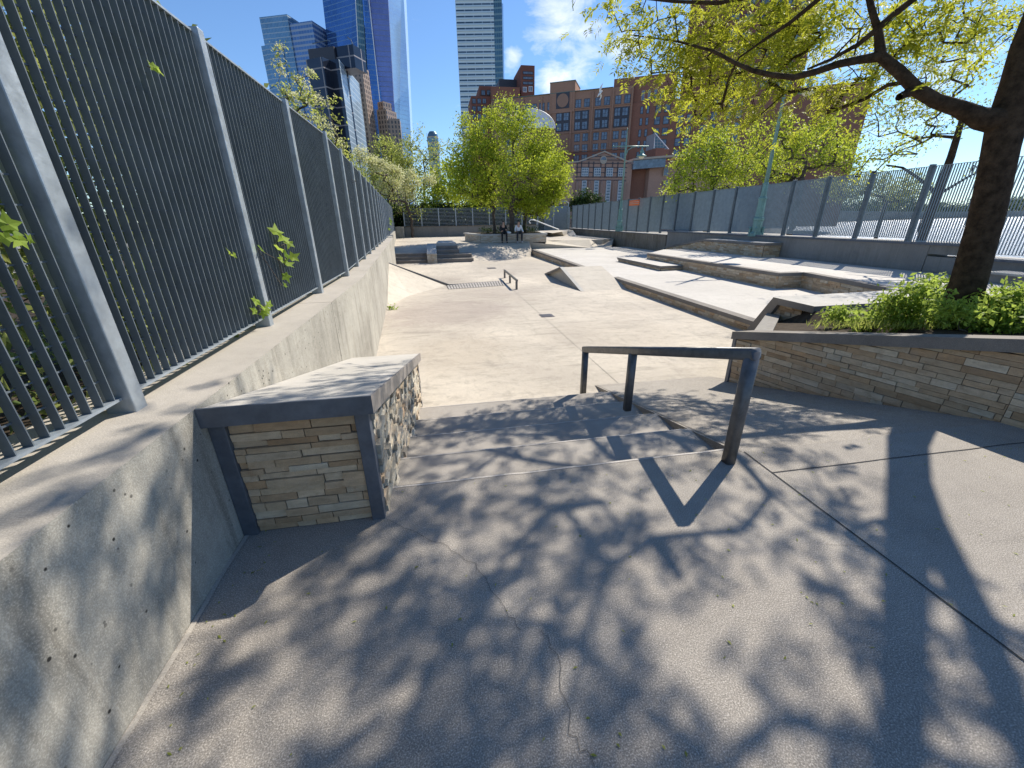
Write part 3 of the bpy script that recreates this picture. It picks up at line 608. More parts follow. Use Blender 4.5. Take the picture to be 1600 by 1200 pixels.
# low block on the terrace
t = thing('low_block', 'long low stone-faced manual block resting on the first terrace', 'block', (9.1, 17, T1Z))
mb = MB(); mb.prism([(8.68, 15.2), (9.66, 15.25), (9.66, 19.4), (8.68, 19.35)], -.17, -.26, 0, topmi=1); bevel(mb.build('cap', ['cap', 'terrace'], t), .008)
mb = MB(); mb.box(8.73, 9.64, 15.26, 19.3, T1Z, -.261); mb.build('core', 'grout', t)
mb = MB(); stones(mb, (8.725, 19.3, 0), (0, -1, 0), (-1, 0, 0), 4.03, lambda s: -.262, lambda s: T1Z, .04, .12, .4, .02); stones(mb, (8.73, 15.255, 0), (1, 0, 0), (0, -1, 0), .92, lambda s: -.262, lambda s: T1Z, .04, .12, .4, .02); mb.build('stone_face', 'stone', t)
# wedge stone face
t = thing('wedge_cladding', 'triangular stone-clad side of the wedge bank with a sloping stone coping', 'cladding', (4.55, 15, PZ))
topf = lambda s_: PZ+(.515*(17.45-s_-12.76)/2.44 if 17.45-s_ < 15.2 else .515*(s_)/2.25)
mb = MB(); stones(mb, (4.565, 17.45, 0), (0, -1, 0), (-1, 0, 0), 4.69, lambda s_: topf(s_)-.02, lambda s_: PZ-.02, .05, .1, .3, .015); mb.build('stone_face', 'stone', t)
mb = MB(); P_ = [(4.60, 15.2, -.083), (4.60, 17.45, PZ+.004)]
mb.add([(4.52, 15.2, -.075), (4.72, 15.2, -.075), (4.72, 17.5, PZ+.012), (4.52, 17.5, PZ+.012), (4.52, 15.2, -.17), (4.52, 17.1, PZ)], [(0, 1, 2, 3), (0, 3, 5, 4)]); mb.build('rear_coping', 'cap', t)
mb = MB(); mb.add([(4.53, 12.72, PZ+.006), (4.66, 12.72, PZ+.006), (4.66, 15.2, -.077), (4.53, 15.2, -.077), (4.53, 15.2, -.105), (4.53, 12.8, PZ)], [(0, 1, 2, 3), (0, 3, 4, 5)]); mb.build('front_coping', 'captop', t)

# ================================================================ RIGHT WALLS AND FENCE
X = 13.75
t = thing('parapet_wall', 'rust-streaked low concrete wall under the far part of the right fence', 'wall', (X, 33, 0))
mb = MB(); mb.prism([(X, 23.85), (X, 44), (X+.7, 44), (X+.7, 23.85)], [.62, .71, .71, .62], -.7, 0, topmi=1); mb.build('wall', ['brownwall', 'walltop'], t)
mb = MB(); mb.prism([(X-.03, 23.85), (X-.03, 44), (X+.7, 44), (X+.7, 23.85)], [.66, .75, .75, .66], [.615, .705, .705, .615], 0, topmi=1); mb.build('coping', ['steel', 'captop'], t)
t = thing('parapet_wall', 'taller grey concrete parapet wall under the middle of the right fence', 'wall', (X, 16, 0))
mb = MB(); mb.box(X-.0, X+.75, 9.72, 23.75, -.5, .799); mb.build('wall', ['greywall', 'walltop'], t)
mb = MB(); mb.prism([(X-.04, 8.75), (X+.78, 8.75), (X+.78, 23.76), (X-.04, 23.76)], .87, .80, 0, topmi=1); mb.build('coping', ['steel', 'captop'], t)
mb = MB(); mb.add([(X+.02, 9.72, .8), (X+.5, 9.72, .8), (X+.5, 8.9, .8), (X+.1, 8.9, .8), (X+.02, 9.72, .56), (X+.5, 9.72, .56), (X+.5, 8.9, .56), (X+.1, 8.9, .56)], [(0, 1, 2, 3), (7, 6, 5, 4), (0, 3, 7, 4), (2, 1, 5, 6), (3, 2, 6, 7)]); mb.build('end_piece', 'greywall', t)
t = thing('parapet_wall', 'lowest section of right parapet wall passing behind the near trunk', 'wall', (X, 4, 0))
mb = MB(); mb.box(X, X+.75, -4, 9.70, -.4, .50); mb.build('wall', ['greywall', 'walltop'], t)
mb = MB(); mb.prism([(X-.06, -4), (X+.78, -4), (X+.78, 8.74), (X-.06, 8.74)], .555, .49, 0, topmi=1); mb.build('coping', ['steel', 'captop'], t)
t = thing('drinking_plinth', 'small grey plinth with a flat top beside the right parapet', 'plinth', (13.2, 7.3, T2Z)); mb = MB(); mb.box(12.95, 13.5, 7.0, 7.7, T2Z, .27); mb.build('base', 'greywall', t); mb = MB(); mb.box(12.88, 13.57, 6.93, 7.77, .272, .32); mb.build('top', 'captop', t)
rf = thing('metal_fence', 'tall see-through fence of grey bars along the waterfront on the right', 'fence', (X+.25, 16, .85))
RY = [3.9, 5.55, 7.2, 8.85, 10.52, 12.2, 13.75, 15.27]+[15.27+1.63*i for i in range(1, 18)]
RY = [y*1.014 for y in RY]
for i, y in enumerate(RY):
    zb = .56 if y < 9 else (.87 if y < 23.8 else .7); mb = MB(); mb.box(X+.35, X+.49, y-.045, y+.045, zb, 2.93); bevel(mb.build('post', 'rpost', rf), .006)
    if i < len(RY)-1: panel(rf, (X+.44, y), (X+.44, RY[i+1]), zb+.07, 2.88, .0655, .045, .007, 'rbar', rods=None)
# low stone bench below the lamp
t = thing('stone_bench', 'low stone-clad bench with sloping end against the right parapet wall', 'bench', (13.2, 18, T2Z))
mb = MB(); mb.prism([(12.9, 14.9), (X-.03, 14.9), (X-.03, 18.9), (12.9, 18.9)], .62, .52, 0, topmi=1); bevel(mb.build('coping', ['cap', 'captop'], t), .01)
mb = MB(); mb.prism([(12.9, 18.9), (X-.03, 18.9), (X-.03, 22.4), (12.9, 22.4)], [.62, .62, .08, .08], [.52, .52, -.02, -.02]); mb.build('ramp_coping', 'cap', t)
mb = MB(); mb.prism([(12.96, 14.96), (X-.03, 14.96), (X-.03, 22.2), (12.96, 22.2)], [.51, .51, .02, .02], -.3); mb.box(12.965, X-.03, 14.965, 18.9, -.3, .515); mb.build('core', 'grout', t)
mb = MB(); stones(mb, (12.95, 22.3, 0), (0, -1, 0), (-1, 0, 0), 7.34, lambda s: min(.515, .0+.515*s/3.4), lambda s: -.25, .055, .12, .4, .02); stones(mb, (12.96, 14.95, 0), (1, 0, 0), (0, -1, 0), .76, lambda s: .515, lambda s: T2Z, .055, .12, .3, .02); mb.build('stone_face', 'stone', t)
# orange notice on the fence
t = thing('sign', 'small orange notice fixed high on the far right fence', 'sign', (X, 29.5, 2.3))
sa, sb = ax(983.5, 313.5, X+.08), ax(998.5, 320.5, X+.08); mb = MB(); mb.box(X+.08, X+.1, sb[1], sa[1], sb[2], sa[2]); mb.build('board', 'orange', t)
mb = MB(); hz_ = (sa[2]-sb[2])
for k in (.30, .62): mb.box(X+.074, X+.079, sb[1]+.1, sa[1]-.1, sb[2]+hz_*k, sb[2]+hz_*(k+.10))
mb.build('lettering', 'captop', t)

# lamp posts
def lamp(label, base, htop, harm, arm=1.35, s=1.):
    bx, by, bz = base; t = thing('street_lamp', label, 'lamp', base, 'green street lamps behind the right wall')
    mb = MB(); mb.lathe(base, [(.26*s, 0), (.26*s, .12*s), (.2*s, .2*s), (.19*s, .62*s), (.22*s, .66*s), (.22*s, .74*s), (.17*s, .8*s), (.15*s, 1.45*s), (.17*s, 1.48*s), (.17*s, 1.54*s), (.12*s, 1.6*s), (.10*s, 2.05*s), (.115*s, 2.08*s), (.085*s, 2.14*s)], 8); mb.build('pedestal', 'green', t)
    mb = MB()
    for k in range(4): th = math.pi/4+k*math.pi/2; mb.lathe((bx+.25*s*math.cos(th), by+.25*s*math.sin(th), bz), [(.05, 0), (.05, .3), (.07, .33), (.03, .4)], 8)
    mb.build('bollard_knob', 'green', t)
    mb = MB(); mb.lathe((bx, by, bz), [(.082*s, 2.1*s), (.05*s, harm-.5), (.075*s, harm-.4), (.06*s, harm+.1), (.05, harm+.35), (.02, htop-.15), (.035, htop-.1), (.008, htop)], 10); mb.build('pole', 'green', t, True)
    mb = MB(); mb.tube([(bx-.55*arm, by, bz+harm), (bx+arm, by, bz+harm+.04)], .035, 8); mb.tube([(bx+.05, by, bz+harm-.55), (bx+.18, by, bz+harm-.22), (bx+.5, by, bz+harm-.05), (bx+.8, by, bz+harm)], .03, 8)
    mb.lathe((bx-.55*arm, by, bz+harm-.06), [(.0, 0), (.05, .03), (.05, .09), (0, .12)], 8); mb.build('arm', 'green', t, True)
    hx = bx+arm*.72; mb = MB(); mb.lathe((hx, by, bz+harm-.62), [(.36, .0), (.34, .05), (.15, .14), (.10, .26), (.16, .33), (.07, .42), (.04, .62)], 14); shade_ = mb.build('lamp_shade', 'green', t, True)
    mb = MB(); mb.lathe((hx, by, bz+harm-.78), [(.03, 0), (.13, .04), (.2, .11), (.22, .158)], 14); mb.build('globe', M['glass_cream'], shade_, True)
    return t
M['glass_cream'] = plain('cream_lamp_glass', (.72, .66, .50), .2)
LB = ax(1181, 364, X+.14); LB[2] = .8; LB[0] = X+.14
zarm = over(1232, 112, LB)[2]-LB[2]
lamp('green cast-iron street lamp standing close beside the stone bench, head hidden by leaves', LB, zarm+1.15, zarm, 1.45)
LB2 = ay(967.5, 356, 33.0); LB2 = np.array([X+.14, LB2[1]*(X+.14)/LB2[0], .7])
z2 = over(974, 229, LB2)[2]-LB2[2]; z3 = over(976, 200, LB2)[2]-LB2[2]
lamp('green cast-iron street lamp far off before the brick school building', LB2, z3, z2, 1.75)

# ================================================================ BUILDINGS
def tower(name, label, cat, tops, zt, mat, z0=-1, parent=None, part='walls'):
    """tops: pixel corners of the roof outline (front ones first), all at height zt"""
    P = [az(px, py, zt)[:2] if not isinstance(px, tuple) else np.array(px) for px, py in tops]
    t = parent or thing(name, label, cat, (*np.mean(P, 0), 0)); mb = MB(); mb.prism([tuple(p) for p in P], zt, z0); mb.build(part, mat, t); return t, P
def boxtop(a, b, zt, depth):
    """front roof edge from pixel a to pixel b; returns four footprint corners going back by depth"""
    A, B = az(*a, zt)[:2], az(*b, zt)[:2]; d = (B-A)/np.linalg.norm(B-A); n = np.array([-d[1], d[0]]); n = n if n[1] > 0 else -n
    return A, B, B+n*depth, A+n*depth
def tower4(part, a, b, zt, depth, mat, parent, z0=-1):
    q = boxtop(a, b, zt, depth); mb = MB(); mb.prism([tuple(p) for p in q], zt, z0); return mb.build(part, mat, parent), q

F1 = facade('blue_banded_glass', (.10, .20, .40), (.30, .36, .48), 3.2, 4.1, .07, .42, .15, .35)
F2 = facade('teal_grid_glass', (.11, .24, .36), (.38, .46, .54), 1.6, 4.1, .12, .16, .12, .4)
F3 = facade('dark_office_glass', (.015, .022, .04), (.24, .22, .23), 13.5, 11.5, .06, .07, .10, .3)
F4 = facade('pale_curtain_glass', (.22, .30, .38), (.30, .37, .44), 1.5, 3.9, .12, .2, .25, .2)
F5 = facade('brown_office_front', (.06, .05, .05), (.30, .22, .17), 3.0, 3.6, .55, .35, .2, .2)
F6 = facade('tall_blue_glass', (.07, .17, .38), (.13, .25, .46), 1.5, 4.2, .10, .16, .07, .75, .25, .35)
F7 = facade('violet_glass', (.20, .22, .42), (.17, .20, .36), 1.5, 4.2, .10, .18, .10, .6, .25, .25)
F8 = facade('sky_reflecting_glass', (.42, .58, .82), (.40, .55, .78), 1.5, 4.2, .05, .08, .12, .3, .25, .1)
F9 = facade('banded_office_front', (.055, .10, .15), (.62, .70, .74), 9.2, 5.05, .04, .40, .15, .25, .4)
F10 = facade('teal_side_glass', (.06, .13, .17), (.16, .26, .30), 2.2, 5.05, .1, .3, .15, .5)

# left blue tower
t = thing('office_tower', 'blue banded glass office tower with a stepped white-framed crown at far left', 'tower', (-135, 560, 0))
tower4('wing', (405, 27), (448, 22), 190, 40, F2, t)
tower4('lower_wing', (408, 72), (440, 67), 168, 30, F2, t)
tower4('main_block', (425, 41), (487, 32), 183, 55, F1, t)
q0 = az(487, 32, 183); mb = MB()
for f in range(5):
    a = az(487, 33+f*9, 183)+np.array([0, 0, 0]); A = np.array([q0[0]+.3, q0[1]+4+f*9, 183-f*0]); mb.tube([A, A+np.array([14+f*1.5, 40, -34])], .5, 4)
mb.build('raked_fin', 'white', t)
# dark building
t = thing('office_building', 'dark glass office block with a recessed penthouse behind the left fence', 'building', (-75, 380, 0))
tower4('front_bay', (477.5, 93.5), (503, 88.5), 110, 25, F3, t); 
A, B, C, D = boxtop((507, 95.5), (529, 92), 110, 20)
E_ = az(561, 130, 110)[:2]; mb = MB(); mb.prism([tuple(A), tuple(B), tuple(B+(E_-B)*1.0), tuple(A+(E_-B)*1.0)], 110, -1); mb.build('side_bay', F4, t)
mb = MB(); mb.prism([tuple(A-.0*A), tuple(B), tuple(B-np.array([0, .6])), tuple(A-np.array([0, .6]))], 110, -1); mb.build('front_glazing', F3, t)
tower4('penthouse', (481, 77), (521, 72), 122, 12, 'framew', t, 108); tower4('penthouse', (519, 74), (551, 69), 122, 14, F3, t, 108)
mb = MB(); a, b_ = az(556, 103, 122), az(541, 60, 130); mb.tube([az(551, 69, 122), az(548, 62, 126), az(543, 58, 128)], .35, 5); mb.tube([az(488, 68, 126), az(512, 63, 128), az(516, 64, 126)], .3, 4); mb.build('crane_arm', 'rpost', t)
# brown stone building
t = thing('office_building', 'slim brown stone building squeezed between the dark block and the tallest tower', 'building', (-42, 340, 0))
tower4('front', (541, 105), (565, 103), 124, 12, F5, t); A = az(565, 103, 124)[:2]; B = az(577, 128, 124)[:2]; mb = MB(); mb.prism([tuple(A), tuple(B), tuple(B+[-9, 2]), tuple(A+[-9, 2])], 123.8, -1); mb.build('side', facade('brown_side', (.10, .08, .07), (.36, .27, .21), 3.4, 3.6, .6, .4, .3, .1), t)
# the tallest tower: two tapering faces and a pale right flank
t = thing('skyscraper', 'tallest blue glass skyscraper with tapering facets running out of the top of the picture', 'skyscraper', (-50, 515, 0))
def facet(part, top, bot, mat, Yd):
    T = [ay(px, py, Yd+e) for px, py, e in top]; Bt = [ay(px, py, Yd+e) for px, py, e in bot]
    for k in range(len(T)-1):
        tt, b2 = T[k], Bt[k]; tn, bn = T[k+1], Bt[k+1]; u = np.linalg.norm((bn-b2)[:2]); ut = np.linalg.norm((tn-tt)[:2]); o_ = (u-ut)/2
        mb = MB(); mb.add([b2, bn, tn, tt], [(0, 1, 2, 3)], 0, [[(0, b2[2]), (u, bn[2]), (o_+ut, tn[2]), (o_, tt[2])]])
        off = np.array([0, 60, 0]); mb.add([b2+off, bn+off, tn+off, tt+off, b2, bn, tn, tt], [(3, 2, 1, 0), (4, 0, 3, 7), (1, 5, 6, 2), (7, 3, 2, 6)]); mb.build(part, mat, t)
facet('left_facet', [(497, -60, 25), (552, -60, 0)], [(542, 330, 25), (572, 330, 0)], F6, 505)
facet('dark_facet', [(552, -60, 0), (562, -60, 4)], [(572, 330, 0), (587, 330, 4)], F10, 504)
facet('middle_facet', [(562, -60, 4), (565, -60, 6)], [(590, 330, 4), (622, 330, 6)], F6, 504)
facet('right_facet', [(564, -60, 7), (603, -60, 8)], [(603, 330, 7), (625, 330, 8)], F7, 506)
facet('pale_facet', [(603, -60, 10), (628, -60, 26)], [(622, 330, 10), (648, 330, 26)], F8, 508)
mb = MB(); mb.tube([ay(570, -60, 503), ay(612, 330, 503)], .5, 4); mb.tube([ay(552, -60, 503), ay(574, 330, 503)], .4, 4); mb.build('edge_trim', 'white', t)
# small old building with a crown of arches, and a narrow dark block
t = thing('office_building', 'old brown masonry building with arched crown at the foot of the skyscraper', 'building', (-38, 395, 0))
tower4('wall', (588, 172), (603, 170), 95, 15, F5, t); tower4('crown', (589.5, 160), (598, 158), 102, 10, F5, t); tower4('lower_wing', (603, 185), (606, 192), 88, 12, F5, t)
t = thing('office_building', 'narrow dark block standing right of the tallest skyscraper foot', 'building', (-25, 480, 0)); tower4('wall', (604, 147), (613, 147), 130, 12, F10, t); tower4('annexe', (611, 183), (622, 200), 100, 12, F10, t)
t = thing('office_tower', 'small rounded glass tower far off above the middle trees', 'tower', (3, 335, 0))
c = az(675.5, 204, 60); mb = MB(); mb.lathe((c[0], c[1]+4, -1), [(3.9, 0), (3.9, 57), (3.3, 59.5), (2.2, 61)], 14); mb.build('shaft', plain('grey_teal_glass', (.13, .20, .24), .2, .5), t); 
for q_ in range(1): pass
mb = MB()
for k in range(16): mb.lathe((c[0], c[1]+4, 2+k*3.6), [(3.98, 0), (3.98, .7)], 14)
mb.build('floor_bands', 'stonetrim', t)
# banded tower
t = thing('office_tower', 'pale banded office tower with a darker glass flank rising above the middle tree', 'tower', (60, 535, 0))
o_, q = tower4('front', (711, 0), (771, -1), 215, 45, F9, t)
A = az(771, -1, 215)[:2]; B = az(784, -2, 215)[:2]; mb = MB(); mb.prism([tuple(A+[.0, .3]), tuple(B), tuple(B+[0, 45]), tuple(A+[0, 45])], 215.3, -1); mb.build('flank', F10, t)
A = az(784, -2, 215)[:2]; mb = MB(); mb.prism([tuple(A+[0, 8]), tuple(A+[3.0, 10]), tuple(A+[3, 40]), tuple(A+[0, 40])], 215, -1); mb.build('glass_fin', F8, t)
mb = MB(); a0, b0 = az(711, 0, 215), az(771, -1, 215); d = (b0-a0)/np.linalg.norm(b0-a0)
for k in range(43): mb.obox(a0+d*0+[0, -.8, -213+k*5.05+0.0], (b0-a0), (0, .8, 0), (0, 0, 1.35))
mb.build('floor_bands', 'glassband', t) if False else mb.build('floor_bands', plain('pale_blue_spandrel', (.50, .60, .66), .4, .1), t)

# dark red apartment block, left of the tan hotel
t = thing('apartment_block', 'dark red brick apartment block with a square corner turret behind the middle tree', 'building', (38, 205, 0))
yR = 190.
def wallpx(part, x0, x1, ytop, Y, depth, mat, parent, z0=-1, yr=None):
    a = ay(x0, ytop, Y); b_ = ay(x1, yr if yr else ytop, Y); mb = MB(); z = (a[2]+b_[2])/2
    mb.prism([(a[0], Y), (b_[0], Y), (b_[0]+depth*b_[0]/Y*0, Y+depth), (a[0], Y+depth)], z, z0); return mb.build(part, mat, parent), a[0], b_[0], z
wallpx('wing', 736, 790, 151, 186, 15, 'brickdark', t); wallpx('wing', 749, 818, 139, 188, 22, 'brickdark', t, yr=132); wallpx('penthouse', 780, 815, 124, 196, 14, 'framew', t)
o_, xa, xb, zz = wallpx('turret', 814, 835.5, 103, 187, 16, 'brickdark', t, yr=101)
B = az(843, 113, zz)[:2]; 
wallpx('block', 768, 812, 136.5, 184, 6, 'brickred', t, yr=135)
def window(mbx, u0, v0, w_, h_, frame, zoff, gl=1): pass
def wins(parent, Y, lst, matg='glassw', fr='framew', nm='window'):
    for (px0, py0, px1, py1) in lst:
        a = ay(px0, py1, Y-.1); b_ = ay(px1, py0, Y-.1); mb = MB(); fw = min(.18, (b_[0]-a[0])*.12)
        mb.box(a[0], b_[0], Y-.16, Y+.02, a[2], b_[2], 0)
        mb.box(a[0]+fw, (a[0]+b_[0])/2-fw*.4, Y-.2, Y-.161, a[2]+fw, b_[2]-fw, 1); mb.box((a[0]+b_[0])/2+fw*.4, b_[0]-fw, Y-.2, Y-.161, a[2]+fw, b_[2]-fw, 1)
        mb.build(nm, [fr, matg], parent)
wins(t, 186, [(738+8*i, 154+12*j, 743.5+8*i, 162+12*j) for i in range(3) for j in range(5)])
wins(t, 187.8, [(752+9*i, 141+12*j, 758+9*i, 149+12*j) for i in range(2) for j in range(3)])
wins(t, 187, [(817, 136, 823, 144), (826, 135, 832, 143)], fr='white'); wins(t, 187, [(817, 112+8*k, 833, 116+8*k) for k in range(3)])
# brown brick school/hotel block : facade plane
uF = np.array([.882, -.472, 0.]); uF /= np.linalg.norm(uF); nF = np.array([uF[1], -uF[0], 0]); p0F = ay(960, 139, 125.)
def FP(u, z, k=0.): return np.array([p0F[0], p0F[1], 0])+uF*u+nF*k+np.array([0, 0, z])
t = thing('brick_building', 'long tan and red brick building with a round medallion and rows of dark windows', 'building', FP(0, 0))
def fbox(part, u0, u1, z0, z1, k0, k1, mat, parent, topmi=None):
    P = [FP(u0, 0, k1), FP(u1, 0, k1), FP(u1, 0, k0), FP(u0, 0, k0)]; mb = MB(); mb.prism([(p[0], p[1]) for p in P], z1, z0); return mb.build(part, mat, parent)
fbox('wall', -36, 5.1, 20, 34.8, -18, 0, 'bricktan', t); fbox('lower_wall', -36, 5.1, -1, 19.99, -18, -.05, 'brickred', t); fbox('tower_wall', -18, -10.8, 30, 37.3, -8, .25, 'bricktan', t)
fbox('red_wing', 5.11, 60, -1, 30.9, -20, -.4, 'brickred', t); fbox('red_penthouse', -.3, 16, 30.91, 36.9, -16, -.8, 'brickred', t)
fbox('flashing', -36, -.3, 34.81, 34.95, -1, .3, 'copper', t); fbox('flashing', -18.1, -10.7, 37.31, 37.5, -8, .35, 'copper', t)
for uu in (-36, -26.2, -20.6, -18.1, -11.9, -5.9, -.35, 4.75):
    P = FP(uu, 0); 
    for w0, w1, k in ((0, .42, .35),):
        piers = MB(); piers.prism([(p[0], p[1]) for p in (FP(uu+w0, 0, k), FP(uu+w1, 0, k), FP(uu+w1, 0, -.0), FP(uu+w0, 0, 0))], 34.3, 20.2); piers.build('pilaster', 'bricktan', t)
bd = MB(); 
for zz in (24.75, 30.6, 20.0): bd.prism([(p[0], p[1]) for p in (FP(-36, 0, .22), FP(5.1, 0, .22), FP(5.1, 0, 0), FP(-36, 0, 0))], zz+.22, zz)
bd.build('string_courses', 'bricktan', t)
def fwin(u0, u1, z0, z1, k=.0, fr='framew', gl='glassw', nm='window', mull=2):
    mb = MB(); fw = .12
    def q(a, b_, c, d, k0, k1, mi): mb.obox(FP(a, c, k0), uF*(b_-a), nF*(k1-k0), (0, 0, d-c), mi)
    q(u0, u1, z0, z1, k-.02, k+.06, 0); wv = (u1-u0-fw*(mull+1))/mull
    for i in range(mull): a = u0+fw+(wv+fw)*i; q(a, a+wv, z0+fw, (z0+z1)/2-fw/3, k+.061, k+.075, 1); q(a, a+wv, (z0+z1)/2+fw/3, z1-fw, k+.061, k+.075, 1)
    return mb.build(nm, [fr, gl], t)
for bay in (-31.5, -26, -21.2, -10.6, -5.05, .4):
    for du in (0, 2.45):
        fwin(bay+du, bay+du+1.65, 30.85, 32.9)
for bay in (-31.6, -26.1, -16.1, -10.7, -5.05, .35):
    fwin(bay, bay+4.15, 25.3, 30.15, .0, 'framew', 'framew', 'window_panel', 1)
    for du in (.15, 2.2):
        for z0 in (25.5, 28.0): fwin(bay+du, bay+du+1.6, z0, z0+1.95, .08)
for bay in (-31.5, -26, -10.5, -5.1, .45):
    for du in (0, 2.35):
        for z0 in (22.5, 19.75, 17.1, 14.4): fwin(bay+du, bay+du+1.65, z0, z0+2.0, .0 if z0 > 20 else -.04)
pm = MB(); pm.obox(FP(-16.1, 31.0, .251), uF*3.8, nF*.12, (0, 0, 3.8)); pm.build('medallion_panel', 'framew', t)
pm = MB(); cc = FP(-14.2, 32.9, .375); ring = [cc+uF*1.65*math.cos(a)+np.array([0, 0, 1.65*math.sin(a)]) for a in np.linspace(0, 2*math.pi, 33)[:-1]]
pm.add(ring+[r+nF*.1 for r in ring], [tuple(range(32))[::-1], tuple(range(32, 64))]+[(i, (i+1) % 32, 32+(i+1) % 32, 32+i) for i in range(32)]); pm.build('medallion', 'bricktan', t)
for j in range(6):
    for uu in (7.4, 9.0): fwin(uu, uu+.75, 28.1-2.72*j, 29.9-2.72*j, -.36, 'framew', 'glassw', 'narrow_window', 1)
for j in range(6):
    for uu in (11.3, 13.6, 17.2, 19.5, 23.1, 25.4, 29, 31.3): 
        if 28-2.72*j > 13: fwin(uu, uu+1.5, 28-2.72*j, 29.9-2.72*j, -.36, 'framew', 'glassw', 'window', 1)
for uu in (7.3, 8.9, 10.5, 12.1): fwin(uu, uu+.8, 31.3, 33.6, -.76, 'stonetrim', 'glassw', 'attic_window', 1)
# barrel skylight and glass gable in front
t2_ = thing('glass_vault', 'pale curved glass vault showing beside the top of the middle tree', 'roof', FP(-24, 26, 8))
mb = MB(); a0 = ay(826, 172, 112); b0 = ay(867, 197, 112); cxv = a0[0]; rr = b0[0]-cxv; hh = a0[2]-b0[2]+.8; pr = []
pr.append((cxv, b0[2]-.5))
for i in range(12): th = math.pi/2*(1-i/11); pr.append((cxv+rr*math.cos(th), b0[2]-.5+hh*math.sin(th)))
V = [(x, 112, z) for x, z in pr]+[(x, 124, z) for x, z in pr]; mb.add(V, [tuple(range(13))]+[(i, i+1, 14+i, 13+i) for i in range(12)]); mb.build('glazing', facade('vault_glass', (.46, .54, .64), (.66, .70, .76), 1.2, 1.2, .12, .12, .3, .1), t2_)
mb = MB(); mb.tube([(x, 111.8, z) for x, z in pr], .12, 5); mb.build('rim', 'white', t2_)
mb = MB(); mb.box(cxv, cxv+rr, 112.2, 123, -1, b0[2]-.5); mb.build('base', 'brickred', t2_)
# pedimented building
Y5 = 85.; t = thing('gabled_building', 'rose brick hall with shallow gable, round window and dark grid', 'building', (33.5, Y5, 0))
mb = MB(); mb.prism([(26.4, Y5), (39.7, Y5), (39.7, Y5+14), (26.4, Y5+14)], 11.7, -1); mb.build('wall', 'brickpink', t)
mb = MB(); g = [(28.4, 11.7), (33.6, 13.5), (38.6, 11.75)]; mb.add([(x, Y5+.02, z) for x, z in g]+[(x, Y5+14, z) for x, z in g], [(0, 1, 2)[::-1], (3, 4, 5), (0, 1, 4, 3), (1, 2, 5, 4)]); mb.build('gable', 'brickpink', t)
mb = MB(); mb.tube([(26.2, Y5-.15, 11.75), (28.4, Y5-.15, 11.95), (33.6, Y5-.15, 13.75), (38.6, Y5-.15, 12.05), (39.9, Y5-.15, 12.0)], .16, 4); mb.build('cornice', 'stonetrim', t)
mb = MB()
for x in (28.2, 29.05, 30.55, 31.55, 33.05, 34.0, 35.5, 36.6, 38.1): mb.box(x-.07, x+.07, Y5-.1, Y5-.0, 9.2, 12.0 if 29 < x < 38 else 11.7)
for z in (9.3, 10.1, 11.0, 11.7, 8.75): mb.box(27.9, 38.6, Y5-.09, Y5+.01, z-.06, z+.06)
for z in (12.3, 12.9): wv = 5.1*(13.6-z)/1.9; mb.box(33.6-wv, 33.6+wv, Y5-.085, Y5+.01, z-.05, z+.05)
mb.build('dark_grid', 'framew', t)
mb = MB(); ring = [(33.5+.72*math.cos(a), 12.3+.72*math.sin(a)) for a in np.linspace(0, 2*math.pi, 25)[:-1]]
mb.add([(x, Y5-.14, z) for x, z in ring]+[(x, Y5-.02, z) for x, z in ring], [tuple(range(24))]+[(i, (i+1) % 24, 24+(i+1) % 24, 24+i) for i in range(24)]); mb.build('round_window', 'stonetrim', t)
mb = MB(); mb.add([(33.5+.55*math.cos(a), Y5-.16, 12.3+.55*math.sin(a)) for a in np.linspace(0, math.pi, 13)], [tuple(range(13))]); mb.build('round_pane', 'glassw', t)
for x in (29.1, 31.65, 34.2, 36.75):
    mb = MB(); mb.box(x, x+1.4, Y5-.2, Y5-.1, 9.42, 10.9, 0)
    for i in range(3):
        for j in range(3): mb.box(x+.12+.42*i, x+.12+.42*i+.3, Y5-.23, Y5-.201, 9.55+.45*j, 9.55+.45*j+.33, 1)
    mb.build('lattice_window', ['blind', 'glassw'], t)
    mb = MB(); mb.box(x+.2, x+1.15, Y5-.2, Y5-.02, 2, 8.65, 0)
    for j in range(12): mb.box(x+.35, x+1.0, Y5-.23, Y5-.201, 2.2+.54*j, 2.2+.54*j+.38, 1)
    mb.build('tall_window', ['blind', 'glassw'], t)
mb = MB()
for x in (28.3, 30.85, 33.4, 35.95, 38.4): mb.lathe((x, Y5-.15, 0), [(.3, 0), (.3, 8.2), (.2, 8.5), (.05, 8.6)], 10)
mb.build('columns', 'brickpink', t)
t = thing('low_building', 'low brick wing with a pale glazed canopy roof right of the gabled hall', 'building', (48, 88, 0))
mb = MB(); mb.prism([(39.75, 87), (43.2, 86), (43.2, 100), (39.75, 100)], 11.6, -1); mb.build('recess_wall', 'brickred', t)
mb = MB(); mb.prism([(43.25, Y5-.5), (60, Y5-5), (60, Y5+8), (43.25, Y5+14)], 11.9, -1); mb.build('wall', 'brickpink', t)
wins(t, Y5-1.5, [(1036, 262, 1045, 275), (1036, 282, 1045, 290), (1054, 261, 1063, 274)], fr='stonetrim')
mb = MB(); a, b_ = ay(992, 247, 84), ay(1075, 240, 80); mb.obox(a, b_-a, (0, 6, 0), (0, 0, -.35), 0); mb.obox(a+[0, .4, -1.9], (b_-a)*np.array([1, 1, 1])*.62, (0, 5, 0), (0, 0, 1.5), 1); mb.build('canopy', ['white', 'vg'], t) if False else mb.build('canopy', ['stonetrim', 'glassw'], t)
t = thing('glass_gable', 'small triangular glass skylight standing over the canopy', 'skylight', (50, 95, 12)); a, b_, c = ay(1022, 232, 98), ay(1045, 233, 96), ay(1023.5, 208, 98)
